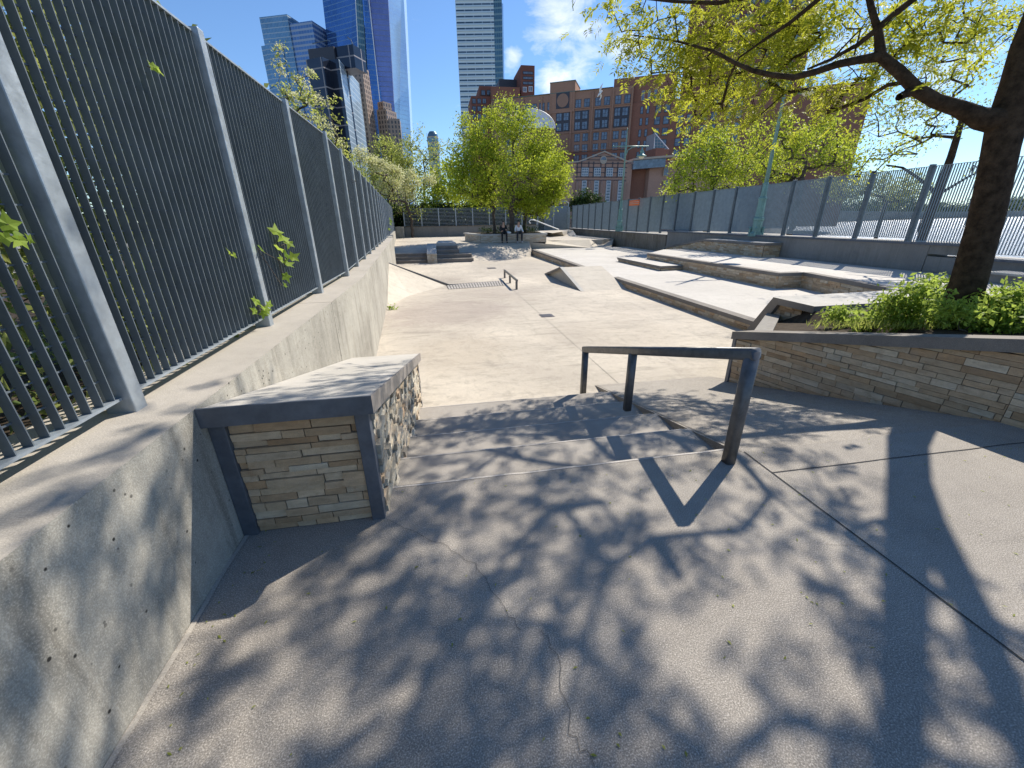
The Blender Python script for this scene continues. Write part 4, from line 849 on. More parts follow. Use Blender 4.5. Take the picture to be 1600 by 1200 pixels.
off = np.array([0, 4, 0]); mb = MB(); mb.add([a, b_, c, a+off, b_+off, c+off], [(0, 1, 2), (5, 4, 3), (0, 3, 4, 1), (1, 4, 5, 2), (2, 5, 3, 0)], 0, [[(0, 0), (3, 0), (0, 3)], [(0, 0)]*3, [(0, 0)]*4, [(0, 0)]*4, [(0, 0)]*4]); mb.build('glazing', facade('gable_glass', (.04, .06, .09), (.25, .27, .3), .6, .6, .15, .15), t)
mb = MB(); mb.tube([a, c, b_, a], .14, 4); mb.build('frame', 'white', t)
mb = MB(); mb.box(a[0]-.3, b_[0]+.3, 96.5, 101, -1, a[2]-.1); mb.build('base', 'brickred', t)
# tall red brick tower behind the tree on the right
t = thing('apartment_tower', 'tall dark red brick apartment tower mostly hidden by the overhanging branches', 'tower', (110, 150, 0))
a = ay(1128, 60, 150); b_ = ay(1268, 60, 150); mb = MB(); mb.prism([(a[0], 150), (b_[0], 150), (b_[0], 172), (a[0], 172)], 92, -1); mb.build('wall', 'brickdark', t)
a2 = ay(1090, 160, 146); mb = MB(); mb.prism([(a2[0], 147), (a[0]+18, 147), (a[0]+18, 149.9), (a2[0], 149.9)], 38, -1); mb.build('lower_wing', 'brickred', t)
nwin = 0
for j in range(14):
    for i in range(6):
        x = a[0]+2+i*(b_[0]-a[0]-4)/6; z = 8+j*4.4; mb = MB(); mb.box(x, x+3.2, 149.85, 150.01, z, z+1.9, 0); mb.box(x+.2, x+1.5, 149.8, 149.849, z+.2, z+1.7, 1); mb.box(x+1.7, x+3, 149.8, 149.849, z+.2, z+1.7, 1); mb.build('window', ['framew', 'glassw'], t)

# ================================================================ FAR BOUNDARY
t = thing('boundary_wall', 'low grey stained wall closing the far end of the skatepark', 'wall', (0, 43, FZ))
mb = MB(); mb.box(-3.0, 10.3, 42.8, 43.3, -.3, 1.08); mb.build('wall', 'greywall', t); mb = MB(); mb.box(-3.05, 10.35, 42.75, 43.35, 1.082, 1.14); mb.build('coping', 'cap', t)
ff = thing('rail_fence', 'dark horizontal-rail fence across the far end behind the seated people', 'fence', (5, 43.1, 1.1))
xs = [-2.95+1.66*i for i in range(11)]
for i, x in enumerate(xs):
    z0 = 1.13 if x < 10.3 else FZ
    mb = MB(); mb.box(x-.05, x+.05, 43.0, 43.1, z0, 2.75); mb.build('post', 'post', ff)
    if i < 10:
        mb = MB()
        for k in range(13 if z0 > 1 else 20): mb.box(x+.05, xs[i+1]-.05, 43.03, 43.06, z0+.08+.125*k, z0+.12+.125*k)
        mb.build('rail_panel', 'rbar', ff)
# dark gate container at the end
t = thing('metal_gate', 'blue-grey metal gate panel at the far end beside the right fence', 'gate', (12.8, 43.3, FZ))
mb = MB(); mb.box(11.3, 13.6, 43.6, 43.7, FZ, 2.9); mb.build('panel', 'rbar', t); mb = MB(); mb.tube([(11.2, 43.5, FZ), (11.2, 43.5, 3.15), (11.5, 43.5, 3.3), (13.4, 43.5, 3.3), (13.65, 43.5, 3.15), (13.65, 43.5, FZ)], .05, 6); mb.build('frame', 'post', t)
# white handrail on the upper bank
t = thing('handrail', 'white sloping handrail at the back of the upper bank', 'handrail', (10, 38, .6))
mb = MB(); mb.tube([ay(873, 358.5, 40), ay(834, 343.5, 38.5), ay(829, 343.5, 38.4), ay(826.5, 346.5, 38.4), ay(829, 349, 38.4)], .045, 8); mb.build('rail', 'white', t, True)
mb = MB(); p = ay(834, 343.5, 38.5); mb.tube([(p[0]+.3, p[1], p[2]-.1), (p[0]+.3, p[1], FZ)], .03, 6); mb.build('post', 'post', t)

# ================================================================ LITTLE FURNITURE ON THE PLAZA
t = thing('flat_bar', 'low dark steel grind rail with three legs in the middle of the plaza', 'grind rail', (2.55, 15.2, PZ))
ztop = over(787, 421.5, (2.58, 16.7))[2]; z2_ = over(804, 436.5, (2.5, 13.7))[2]; zt_ = (ztop+z2_)/2
mb = MB(); mb.obox((2.545, 13.62, zt_-.06), (.06, 0, 0), (.06, 3.14, 0), (0, 0, .06)); bevel(mb.build('bar', 'rail', t), .004)
for x, y in ((2.50, 13.66), (2.53, 15.16), (2.57, 16.66)): mb = MB(); mb.box(x+.03, x+.09, y-.05, y+.05, PZ, zt_-.061); mb.build('leg', 'rail', t)
for lab, P4 in (('square iron drain grate in the plaza right of its middle joint', [(843, 491.5), (862, 491), (866, 495), (846, 495.5)]), ('small far drain grate beyond the grind rail', [(762, 418.3), (774, 418.3), (775, 419.8), (762, 419.8)])):
    Q = [az(*p, PZ) for p in P4]; t = thing('drain_grate', lab, 'grate', np.mean(Q, 0)); mb = MB(); x0, x1 = min(q[0] for q in Q), max(q[0] for q in Q); y0, y1 = min(q[1] for q in Q), max(q[1] for q in Q)
    mb.box(x0, x1, y0, y1, PZ-.02, PZ+.006); mb.build('frame', 'grate', t); mb = MB()
    for k in range(6): mb.box(x0+.03+k*(x1-x0-.06)/6, x0+.03+k*(x1-x0-.06)/6+.015, y0+.02, y1-.02, PZ+.0061, PZ+.012)
    mb.build('bars', 'steel', t)
# far steps
t = thing('stairs', 'far steps rising to the platform on both sides of a stone cheek', 'stairs', (-.3, 24.8, PZ))
for k in range(3): mb = MB(); mb.box(-2.6, -.62, 24.1+.4*k, 25.3, PZ-.1, PZ+.155*(k+1)); mb.build('left_step', 'terrace' if False else 'cap', t)
mb = MB(); mb.prism([(-.6, 23.75), (-.06, 23.75), (-.06, 26.6), (-.6, 26.6)], [-.08, -.08, .32, .32], PZ-.1); mb.build('cheek_coping', 'captop', t)
mb = MB(); stones(mb, (-.6, 23.74, 0), (1, 0, 0), (0, -1, 0), .54, lambda s: -.10, lambda s: PZ, .05, .1, .3, .015); mb.build('cheek_stone', 'stonepale', t)
for k, (x1, dz) in enumerate(((2.0, .2), (1.95, .40), (1.25, .62), (1.2, .80))): mb = MB(); mb.box(-.058, x1, 23.95+.55*k, 26.6+.1, PZ-.1, PZ+dz+.001*k); mb.build('step', 'cap', t)
mb = MB(); mb.prism([(-.05, 26.2), (1.15, 26.2), (1.0, 28.2), (.1, 28.2)], [.36, .36, .40, .40], .1); mb.build('top_slab', 'terrace', t)

# far planter
t = thing('tree_planter', 'far stone planter under the middle trees where two people sit', 'planter', (5.2, 30, FZ))
pa, pb, pc, pd = (2.95, 28.85), (7.55, 28.85), (8.3, 33.5), (2.2, 33.5)
mb = MB(); mb.prism([pa, pb, pc, pd], .62, FZ-.05, 0); mb.build('wall', 'grout', t)
mb = MB(); mb.prism([(2.9, 28.8), (7.62, 28.8), (8.4, 33.6), (2.1, 33.6)], .72, .622, 0, topmi=1); mb.build('coping', ['captop', 'captop'], t)
mb = MB(); stones(mb, (2.95, 28.84, 0), (1, 0, 0), (0, -1, 0), 4.6, lambda s: .62, lambda s: FZ, .06, .15, .45, .015, .003); d = np.array([2.95-2.2, 28.85-33.5, 0]); Ln = np.linalg.norm(d); d /= Ln; stones(mb, (2.2, 33.5, 0), d, np.array([d[1], -d[0], 0]), Ln, lambda s: .62, lambda s: FZ, .06, .15, .45, .015, .003); mb.build('stone_face', 'stonepale', t)
mb = MB(); mb.prism([(3.2, 29.2), (7.3, 29.2), (8.0, 33.2), (2.5, 33.2)], .735, .7); mb.build('soil', 'soil', t)

# ================================================================ PEOPLE
def skin(name, pts, edges, radii, mat, parent, sub=1):
    me = bpy.data.meshes.new(name); me.from_pydata([tuple(map(float, p)) for p in pts], edges, []); o = bpy.data.objects.new(name, me); COL.objects.link(o)
    mo = o.modifiers.new('skin', 'SKIN'); ss = o.modifiers.new('sub', 'SUBSURF'); ss.levels = ss.render_levels = sub
    me.skin_vertices.new() if not me.skin_vertices else None
    for i, r in enumerate(radii):
        r = r if hasattr(r, '__len__') else (r, r); me.skin_vertices[0].data[i].radius = r
    me.skin_vertices[0].data[0].use_root = True; bpy.context.view_layer.update()
    dg = bpy.context.evaluated_depsgraph_get(); m2 = bpy.data.meshes.new_from_object(o.evaluated_get(dg)); bpy.data.objects.remove(o)
    m2.materials.clear(); m2.materials.append(mat if not isinstance(mat, str) else M[mat]); m2.polygons.foreach_set('use_smooth', [True]*len(m2.polygons)); m2.name = name
    q = bpy.data.objects.new(name, m2); COL.objects.link(q); q.parent = parent; q.matrix_parent_inverse = parent.matrix_world.inverted(); return q
SK = plain('skin', (.45, .27, .19), .6, 0, .08); HR = plain('dark_hair', (.02, .015, .012), .7)
def sitter(label, x, y, zs, shirt, trousers, shoes, hands):
    """seated figure facing the camera (-Y); zs seat height, ground FZ"""
    t = thing('person', label, 'person', (x, y, FZ)); g = FZ
    P = lambda a, b, c: (x+a, y+b, zs+c)
    hl, hr = hands
    pts = [P(0, .02, .10), P(0, .03, .30), P(0, .0, .50), P(0, -.03, .58), P(0, -.05, .66), P(0, -.05, .78),
           P(.17, .0, .49), P(.24, -.02, .26), P(*hl[0]), P(*hl[1]), P(-.17, .0, .49), P(-.24, -.02, .26), P(*hr[0]), P(*hr[1]),
           P(.10, 0, .08), P(.15, -.42, .07), (x+.16, y-.40, g+.09), (x+.17, y-.52, g+.05), P(-.10, 0, .08), P(-.15, -.42, .07), (x-.16, y-.38, g+.09), (x-.17, y-.50, g+.05)]
    ed = [(0, 1), (1, 2), (2, 3), (3, 4), (4, 5), (2, 6), (6, 7), (7, 8), (8, 9), (2, 10), (10, 11), (11, 12), (12, 13), (0, 14), (14, 15), (15, 16), (16, 17), (0, 18), (18, 19), (19, 20), (20, 21)]
    rd = [(.14, .10), (.13, .09), (.13, .08), .055, .085, .075, .06, .045, .033, .035, .06, .045, .033, .035, .085, .06, .04, .035, .085, .06, .04, .035]
    skin('body', pts, ed, rd, SK, t, 2)
    skin('shirt', pts[:4]+[pts[6], pts[7], pts[8], pts[10], pts[11], pts[12]], [(0, 1), (1, 2), (2, 3), (2, 4), (4, 5), (5, 6), (2, 7), (7, 8), (8, 9)], [(.165, .125), (.16, .115), (.155, .10), .06, .078, .06, .045, .078, .06, .045], shirt, t, 2)
    skin('trousers', [pts[0]]+pts[14:17]+pts[18:21], [(0, 1), (1, 2), (2, 3), (0, 4), (4, 5), (5, 6)], [(.16, .12), .10, .078, .055, .10, .078, .055], trousers, t, 2)
    for a, b_ in ((16, 17), (20, 21)):
        p = np.array(pts[a]); q = np.array(pts[b_]); skin('shoe', [(p[0], p[1]+.03, g+.05), (q[0], q[1]-.04, g+.045), (q[0], q[1]-.12, g+.035)], [(0, 1), (1, 2)], [.05, .05, .035], shoes, t, 1)
    skin('hair', [P(0, -.03, .80), P(0, .02, .76), P(0, .02, .68)], [(0, 1), (1, 2)], [.08, .078, .055], HR, t, 1)
    mb = MB(); mb.lathe(P(0, -.135, .70), [(.006, 0), (.014, .015), (.006, .04)], 6)
    for s_ in (-.03, .03): mb.lathe(P(s_, -.125, .735), [(.004, 0), (.010, .006), (.004, .012)], 6)
    mb.lathe(P(0, -.125, .672), [(.012, 0), (.02, .004), (.012, .008)], 6); mb.build('face', SK, t)
    return t
blk = plain('black_cloth', (.018, .018, .022), .85); wht = plain('white_shirt_cloth', (.70, .70, .72), .85); drk = plain('dark_trousers', (.022, .024, .032), .85)
sx = ay(811, 378, 28.75)[0]; sx2 = ay(787.5, 378, 28.75)[0]
sitter('person in white shirt and dark trousers sitting on the far planter', sx, 28.92, .72, wht, drk, plain('pale_shoe', (.5, .5, .5), .7), (((.30, -.18, .10), (.16, -.34, .12)), ((-.24, -.22, .14), (-.10, -.36, .13))))
sitter('person all in black sitting on the far planter leaning over their lap', sx2, 28.92, .72, blk, blk, blk, (((.22, -.25, .22), (.10, -.36, .30)), ((-.20, -.25, .16), (-.08, -.36, .22))))
t = thing('skateboard_deck', 'small white round-ended object lying on the planter beside the person in black', 'board', ay(794, 363, 28.8)); c = ay(794, 363.5, 28.8)
mb = MB(); mb.lathe((c[0], c[1], .73), [(.10, 0), (.20, .03), (.22, .08), (.14, .14), (.04, .16)], 14); mb.build('shell', 'white', t)

# ================================================================ BIRD
c = ay(938, 145, 30.); t = thing('seagull', 'white seagull gliding in front of the brick building', 'bird', c)
mb = MB(); mb.tube([c+np.array(q) for q in ((-.20, 0, -.24), (-.12, 0, -.14), (-.03, 0, -.03), (.05, 0, .05), (.10, 0, .10), (.14, 0, .11))], [.012, .045, .06, .055, .035, .008], 8); mb.build('body', 'white', t, True)
def wing(P, wd_):
    mb = MB(); n_ = len(P); V = []
    for p, w_ in zip(P, wd_): p = c+np.array(p, float); V += [p+np.array([w_*.75, 0, -w_*.65]), p-np.array([w_*.75, 0, -w_*.65])]
    V2 = [v_+np.array([0, .015, 0]) for v_ in V]; fs = [(2*i, 2*i+1, 2*i+3, 2*i+2) for i in range(n_-1)]; mb.add(V+V2, fs+[tuple(2*n_+k for k in f[::-1]) for f in fs]+[(0, 2*n_, 2*n_+1, 1)]); return mb.build('wing', 'white', t)
wing([(-.01, 0, .0), (-.04, -.05, .16), (.02, -.1, .34), (.10, -.12, .50)], [.09, .08, .05, .008]); wing([(0, .0, -.02), (.08, .05, -.10), (.10, .1, -.22), (.04, .15, -.36)], [.08, .06, .04, .008])

# ================================================================ VEGETATION
# the near locust tree
TB = np.array([6.10, 3.76, .30]); t = thing('locust_tree', 'big leaning locust tree with dark trunk growing in the near planter', 'tree', TB)
def at(px, py, xy): return over(px, py, xy)
T = [TB, at(1513, 440, (6.06, 3.74)), at(1527, 390, (6.03, 3.76)), at(1541, 340, (6.0, 3.80)), at(1553, 285, (5.97, 3.84)), at(1563, 235, (5.95, 3.88)), at(1573, 190, (5.94, 3.9)), at(1590, 130, (5.95, 3.92)), at(1606, 70, (5.95, 3.95))]
T += [T[-1]+np.array([.02, .0, .6]), T[-1]+np.array([.06, .03, 1.8]), T[-1]+np.array([.10, .05, 3.3])]
TR = [.19, .155, .147, .144, .142, .142, .15, .13, .122, .114, .095, .06]
sk = Skel(TB); ti = []; idx = 0
for k, p in enumerate(T[1:]): idx = sk.line([p], idx, [TR[k+1]]); ti.append(idx)
V1 = at(1500, 168, (5.45, 4.1)); fork = ti[5]
# second stem, parallel
s2 = sk.line([T[8]+np.array([.10, -.04, 1.1]), T[8]+np.array([.28, -.08, 1.9]), T[8]+np.array([.45, -.08, 2.8]), T[8]+np.array([.55, -.06, 3.8])], ti[8], [.085, .075, .06, .045])
L1p_ = 0; L1p = [at(1535, 186, (5.72, 3.98)), at(1500, 170, (5.45, 4.08)), at(1463, 158, (5.2, 4.2)), at(1432, 140, (5.02, 4.3)), at(1405, 112, (4.85, 4.4)), at(1376, 88, (4.68, 4.5))]
l1 = sk.line(L1p, fork, [.10, .075, .066, .062, .056, .05])
stub = sk.line([at(1416, 146, (4.98, 4.28)), at(1406, 151, (4.95, 4.2))], l1-2, [.04, .035])
la = sk.line([at(1345, 93, (4.5, 4.62)), at(1310, 100, (4.35, 4.72)), at(1275, 112, (4.2, 4.85)), at(1240, 121, (4.05, 4.95)), at(1205, 117, (3.9, 5.05)), at(1175, 110, (3.78, 5.15)), at(1148, 98, (3.6, 5.3)), at(1115, 80, (3.4, 5.45)), at(1060, 65, (3.0, 5.8)), at(990, 55, (2.5, 6.2))], l1, [.040, .037, .034, .031, .028, .025, .021, .018, .012, .008])
lb = sk.line([at(1373, 55, (4.66, 4.5)), at(1371, 45, (4.65, 4.5))], l1, [.038, .035])
lc = sk.line([at(1362, 15, (4.6, 4.5)), at(1350, -40, (4.5, 4.6))], lb, [.03, .025])
ld = sk.line([at(1400, 20, (4.75, 4.45)), at(1432, -5, (4.9, 4.4)), at(1470, -50, (5.1, 4.4))], lb, [.032, .03, .026])
le = sk.line([at(1340, 70, (4.45, 4.7)), at(1300, 92, (4.25, 4.95)), at(1262, 108, (4.0, 5.2))], lb, [.022, .018, .012])
lf_ = sk.line([at(1345, 45, (4.3, 5.2)), at(1335, 85, (4.3, 4.9))], le-1, [.008, .008])
lg = sk.line([at(1290, -10, (3.9, 5.3)), at(1235, 35, (3.5, 5.6)), at(1190, 65, (3.2, 5.8)), at(1155, 90, (3.0, 6.0))], lc, [.026, .022, .017, .01])
lh = sk.line([at(1200, -10, (3.3, 5.2)), at(1120, 5, (2.9, 5.5)), at(1050, 2, (2.6, 5.7)), at(1010, -2, (2.4, 5.8))], lc, [.024, .02, .016, .012])
vis = pxblobs([(950, 15, 22, 0), (985, 35, 28, 0), (1035, 25, 30, 0), (1060, 75, 38, .2), (1010, 95, 22, 0), (1110, 45, 38, 0), (1060, 130, 30, .3), (1100, 110, 35, 0), (1130, 155, 32, .2), (1160, 80, 42, 0), (1185, 135, 30, .4), (1210, 40, 42, 0),
               (1225, 90, 34, .4), (1265, 60, 38, .3), (1260, 140, 22, .3), (1290, 20, 30, 0), (1155, 25, 28, .2), (1080, 170, 22, .3), (1170, 175, 22, .4), (1005, 60, 20, 0), (1240, 10, 30, 0)], 5.9)
vis2 = pxblobs([(1340, 25, 30, 0), (1420, 45, 30, .3), (1390, 110, 22, .4), (1460, 35, 30, .2), (1420, 130, 16, -.4), (1510, 40, 30, .4), (1330, 120, 22, .4), (1300, 160, 20, .6)], 4.9)
over_ = [((4.9, 3.9, 5.2), 1.5), ((3.7, 4.0, 5.0), 1.3), ((5.6, 5.3, 5.6), 1.5), ((4.4, 5.2, 5.8), 1.5), ((5.8, 3.2, 5.4), 1.2), ((3.3, 5.2, 4.8), 1.1), ((4.6, 2.7, 4.9), 1.0), ((3.0, 3.4, 5.2), .9), ((4.3, 4.3, 6.6), 1.3), ((5.6, 4.2, 6.8), 1.2), ((2.6, 4.6, 4.6), .8), ((3.6, 2.9, 4.4), .7), ((5.2, 4.0, 3.9), .6), ((2.2, 3.9, 5.6), .6)]
A1 = blobpts(vis, 190); A2 = blobpts(vis2, 80); A3 = blobpts(over_, 470)
A3 = A3[A3[:, 2] > 3.7]
sk.grow(np.concatenate([A3, A1, A2]), .28, .22)
V, Fc = sk.mesh(.0048, .42, 8, maxr=.022); npmesh('branches', V, Fc, 'bark', t)
V, Fc = sprays(np.concatenate([A1, A2]), 8, .17, .17, .07, .019, 6); V2, F2_ = sprays(A3, 4, .13, .16, .075, .022, 6); Fc = np.concatenate([Fc, F2_+len(V)]); V = np.concatenate([V, V2]); npmesh('crown', V, Fc, 'leaf', t)
# smooth trunk skin over the main stem
mb = MB(); mb.tube(T, TR, 16); o = mb.build('trunk', 'bark', t, True)
mb = MB(); mb.tube([T[6]+np.array([.02, 0, 0])]+L1p, [.105, .085, .072, .063, .058, .053, .048], 12); mb.build('main_limb', 'bark', t, True)

# shrubs in the near planter
for k, (lab, bl, nn_) in enumerate((('bright green leafy shrub left of the near trunk', [(1400, 490, 30), (1360, 500, 22), (1430, 470, 30), (1465, 455, 22), (1450, 495, 28)], 150), ('bright green leafy shrub right of the near trunk', [(1560, 485, 34), (1600, 480, 36), (1580, 500, 28)], 120),
                              ('low shaded shrub by the corner of the raised ledge', [(1315, 492, 14), (1335, 500, 14)], 40), ('shrub tuft at the foot of the near trunk', [(1500, 500, 26), (1490, 485, 18), (1525, 500, 18)], 70))):
    Yb = (4.0, 3.4, 4.9, 3.35)[k]; bl2 = pxblobs(bl, Yb, .35); A = blobpts(bl2, nn_); b0 = np.mean([b[0] for b in bl2], 0); t = thing('shrub', lab, 'shrub', (b0[0], b0[1], .3))
    sk = Skel((b0[0], b0[1], .15)); sk.grow(A, .12, .2); V, Fc = sk.mesh(.002, .4, 4, trunk_r=.012); npmesh('stems', V, Fc, 'bark2', t)
    V, Fc = leafcloud(A, 26, .075, .062, .032, .6); npmesh('foliage', V, Fc, 'leafs', t)
gr = rng.uniform(0, 1, (500, 2)); px = 1262+gr[:, 0]*330; P = np.array([az(a, 516-b*9, .42) for a, b in zip(px, gr[:, 1])])
D = unit(rng.normal(0, .4, (500, 3))+[0, 0, 1]); V, Fc = leaf_quads(P, D, unit(rng.normal(0, 1, (500, 3))), rng.uniform(.05, .12, 500), np.full(500, .01)); npmesh('grass', V, Fc, 'leafo', kind='stuff')
# middle trees in the far planter
G = 'leafy trees in the far planter'
tree('planter_tree', 'broad yellow-green tree behind the seated people, tallest of the far planter', 'tree', (ay(800, 350, 29.8)[0], 29.8, .7), pxblobs([(800, 165, 13, 0), (786, 158, 6, 0), (770, 192, 19), (745, 205, 8), (826, 188, 19), (800, 205, 22), (752, 228, 19), (775, 238, 22), (848, 222, 20), (822, 240, 24), (871, 252, 16), (884, 272, 10), (800, 268, 24), (738, 262, 14), (765, 280, 20), (840, 270, 22), (862, 290, 18), (880, 300, 9), (815, 302, 20), (790, 305, 15), (850, 200, 9), (730, 240, 8), (757, 305, 12)], 29.6, 1.6), 600, 'leafc', trunk_r=.16, per=32, spread=.27, ln=.145, wd=.085, fork=2.2, tip=.011)
tree('planter_tree', 'thin-trunked tree at the left of the far planter', 'tree', (ay(772, 350, 30.4)[0], 30.4, .7), pxblobs([(735, 215, 22), (722, 250, 26), (735, 285, 28), (712, 300, 18), (760, 310, 20), (728, 190, 12)], 30.4), 260, 'leafc', trunk_r=.10, per=26, spread=.28, ln=.16, wd=.09, fork=2.4, tip=.011)
tree('planter_tree', 'tree at the right of the far planter beside the white handrail', 'tree', (ay(821, 350, 30.8)[0], 30.8, .7), pxblobs([(860, 300, 22), (840, 318, 20), (876, 275, 14), (850, 255, 22), (812, 318, 18)], 30.8), 260, 'leafc', trunk_r=.13, per=32, spread=.28, ln=.16, wd=.09, fork=2.4, tip=.011)
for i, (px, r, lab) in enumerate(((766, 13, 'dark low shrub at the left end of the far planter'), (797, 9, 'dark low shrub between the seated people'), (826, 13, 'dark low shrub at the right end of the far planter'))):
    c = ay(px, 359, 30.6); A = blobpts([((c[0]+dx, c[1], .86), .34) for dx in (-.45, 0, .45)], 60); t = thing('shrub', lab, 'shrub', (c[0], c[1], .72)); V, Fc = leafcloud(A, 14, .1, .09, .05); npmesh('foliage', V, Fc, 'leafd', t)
# trees beyond the far wall
G = 'trees beyond the far wall'
tree('tree', 'yellow-green tree left of the far planter beyond the far wall', 'tree', (ay(700, 345, 47)[0], 47, .2), pxblobs([(700, 285, 30), (680, 305, 26), (725, 310, 26), (665, 320, 18), (750, 315, 18), (710, 262, 18)], 46), 260, 'leafc', trunk_r=.18, per=24, spread=.4, ln=.24, wd=.14, fork=2, tip=.014)
tree('tree', 'olive-green tree behind the white-blossomed tree', 'tree', (ay(612, 340, 52)[0], 52, .2), pxblobs([(605, 235, 22), (590, 265, 22), (615, 265, 26), (632, 240, 20), (640, 285, 24), (600, 290, 24), (640, 265, 18)], 52), 260, 'leafo', trunk_r=.2, per=24, spread=.42, ln=.26, wd=.13, fork=2.5, tip=.014)
tree('tree', 'sparse thin-leaved tree standing before the small rounded tower', 'tree', (ay(662, 340, 50)[0], 50, .2), pxblobs([(645, 225, 16), (660, 250, 18), (680, 235, 16), (668, 270, 18), (700, 255, 14), (655, 205, 8), (695, 225, 8)], 50), 130, 'leafo', trunk_r=.12, per=14, spread=.35, ln=.24, wd=.12, fork=2.5, tip=.012)
# blossoming tree
tb = ay(645, 368, 41.5); t = tree('blossom_tree', 'cream-blossomed tree spreading over the far end of the left fence', 'tree', (tb[0], 41.5, FZ), pxblobs([(560, 245, 14, -6), (585, 262, 18, -5), (610, 280, 20, -3), (640, 285, 18, -1), (600, 300, 18, -3), (670, 282, 12, 0), (630, 308, 18), (655, 300, 16), (575, 275, 12, -5), (650, 322, 16), (625, 325, 14)], 42), 260, 'leafo', trunk_r=.13, per=6, spread=.3, ln=.18, wd=.10, fork=1.6, tip=.012)
bb = pxblobs([(560, 242, 13, -6), (585, 257, 16, -5), (610, 274, 18, -3), (640, 280, 16, -1), (605, 292, 14, -3), (672, 280, 10, 0), (635, 300, 12)], 42); A = blobpts(bb, 170, .8); V, Fc = leafcloud(A, 34, .17, .13, .12, 1.6); npmesh('blossom', V, Fc, 'blossom', t)
# flowering tree rising behind the left fence
tb = (-4.6, 10.5, .7); t = tree('flowering_tree', 'pale-flowered young tree rising above the left fence before the glass towers', 'tree', tb, pxblobs([(436, 95, 6, 0), (438, 75, 5, 0), (470, 125, 9), (485, 115, 7), (450, 150, 14), (480, 150, 15), (500, 165, 9), (460, 180, 16), (495, 185, 12), (520, 160, 6), (440, 140, 8), (510, 205, 12), (525, 180, 6), (530, 225, 12), (545, 245, 10)], 10.5, .8), 120, 'leafo', trunk_r=.07, per=8, spread=.07, ln=.07, wd=.04, fork=2.2, tip=.004, step=.25)
bb = pxblobs([(436, 95, 6, 0), (438, 75, 5, 0), (440, 110, 4, 0), (470, 125, 9), (485, 115, 7), (450, 150, 12), (480, 150, 14), (500, 160, 8), (515, 160, 6, 0), (460, 180, 13), (495, 185, 10), (515, 203, 10), (530, 225, 10)], 10.5, .8); A = blobpts(bb, 90); V, Fc = leafcloud(A, 14, .05, .05, .035, 1.5); npmesh('blossom', V, Fc, 'blossom', t)
# hedge behind the left fence
for i in range(9):
    y0 = .2+i*2.2; A = np.stack([fx(y0)-rng.uniform(.16, 1.5, 330), rng.uniform(y0-1.5, y0+1.3, 330), .62+rng.uniform(0, 1, 330)**.9*2.6], 1); A = A[(A[:, 2]-1.6)*1.52/(-A[:, 0]) < 1.0]
    t = thing('hedge_shrub', ('tangled green shrub pressed against the nearest bay of the left fence' if i == 0 else 'tangled green climber growing behind the left fence bars'), 'shrub', (fx(y0)-.9, y0, .7), 'climbing shrubs behind the left fence' if i else None)
    sk = Skel((fx(y0)-.9, y0, .6)); sk.grow(A[:60], .3, .4); V, Fc = sk.mesh(.004, .45, 4); npmesh('stems', V, Fc, 'bark2', t)
    V, Fc = leafcloud(A, 44, .13, .075, .05, .5); lim = -1.47-.069*np.maximum(0, V[:, 1]-7)-.045; ok = (V[:, 0] < lim).reshape(-1, 4).all(1); V = V.reshape(-1, 4, 3)[ok].reshape(-1, 3); Fc = np.arange(len(V)).reshape(-1, 4)
    npmesh('foliage', V, Fc, 'leafh', t)
# lobed vine leaves poking through the fence
def maple(mb, c, r, nrm, rot):
    nrm = unit(np.array(nrm, float)); a = unit(np.cross(nrm, [0, 0, 1.])); b_ = np.cross(nrm, a); pts = []
    for i in range(10):
        th = rot+2*math.pi*i/10; rr = r*((1.0, .78, .62)[min(abs((i//2)), 2) if i < 5 else min(abs((10-i)//2), 2)] if i % 2 == 0 else .42); pts.append(c+a*math.cos(th)*rr+b_*math.sin(th)*rr+nrm*rng.normal(0, r*.08))
    mb.add([c]+pts, [(0, i+1, (i+1) % 10+1) for i in range(10)])
for lab, spots in (('lime green vine with lobed leaves hanging from the second bay of the left fence', [(432, 362, 13), (442, 372, 13), (436, 388, 10), (452, 380, 9), (447, 398, 11), (458, 402, 10), (440, 405, 8), (447, 432, 9), (450, 412, 10), (408, 388, 9), (446, 446, 5)]),
                   ('small vine tuft at the foot of the second fence post', [(400, 470, 10), (408, 478, 12), (416, 484, 9), (398, 486, 8), (412, 490, 8), (420, 476, 7)]),
                   ('big lobed leaf reaching through the bars in the nearest fence bay', [(12, 350, 17), (30, 376, 15), (8, 372, 13), (46, 374, 10), (20, 362, 12)]),
                   ('single small vine leaf on the bars left of the second post', [(361, 396, 8), (366, 398, 6)]), ('dark green leaf high on the nearest full fence bay', [(247, 110, 12), (240, 104, 8)]),
                   ('trailing green vine on the far bays of the left fence', [(609, 342, 3), (610, 350, 3), (608, 358, 3), (611, 346, 3), (590, 312, 3)])):
    C = [ax(px, py, fx(3)+.07) if px < 500 else ay(px, py, 20) for px, py, r in spots]; t = thing('vine', lab, 'vine', C[0])
    if px > 500: C = [c_*1. for c_ in C]
    mb = MB(); 
    for (px, py, r), c_ in zip(spots, C): maple(mb, c_, r*np.linalg.norm(c_-EYE)/np.linalg.norm(ray(px, py))*1.35, rng.normal(0, .45, 3)+np.array([1, -.5, .5]), rng.uniform(0, 6))
    mb.build('leaves', 'leafs', t)
    if len(C) > 1: mb = MB(); mb.tube([C[0]]+[c_-np.array([.03, 0, 0]) for c_ in C[1:]], .003, 4); mb.build('stem', 'bark2', t)
c = az(609, 484, PZ); A = blobpts([((c[0]+.05, c[1], PZ+.04), .09)], 8); t = thing('weed', 'tiny yellow-green weed at the foot of the left wall', 'weed', (c[0], c[1], PZ)); V, Fc = leafcloud(A, 10, .04, .07, .04); npmesh('leaves', V, Fc, 'leafs', t)
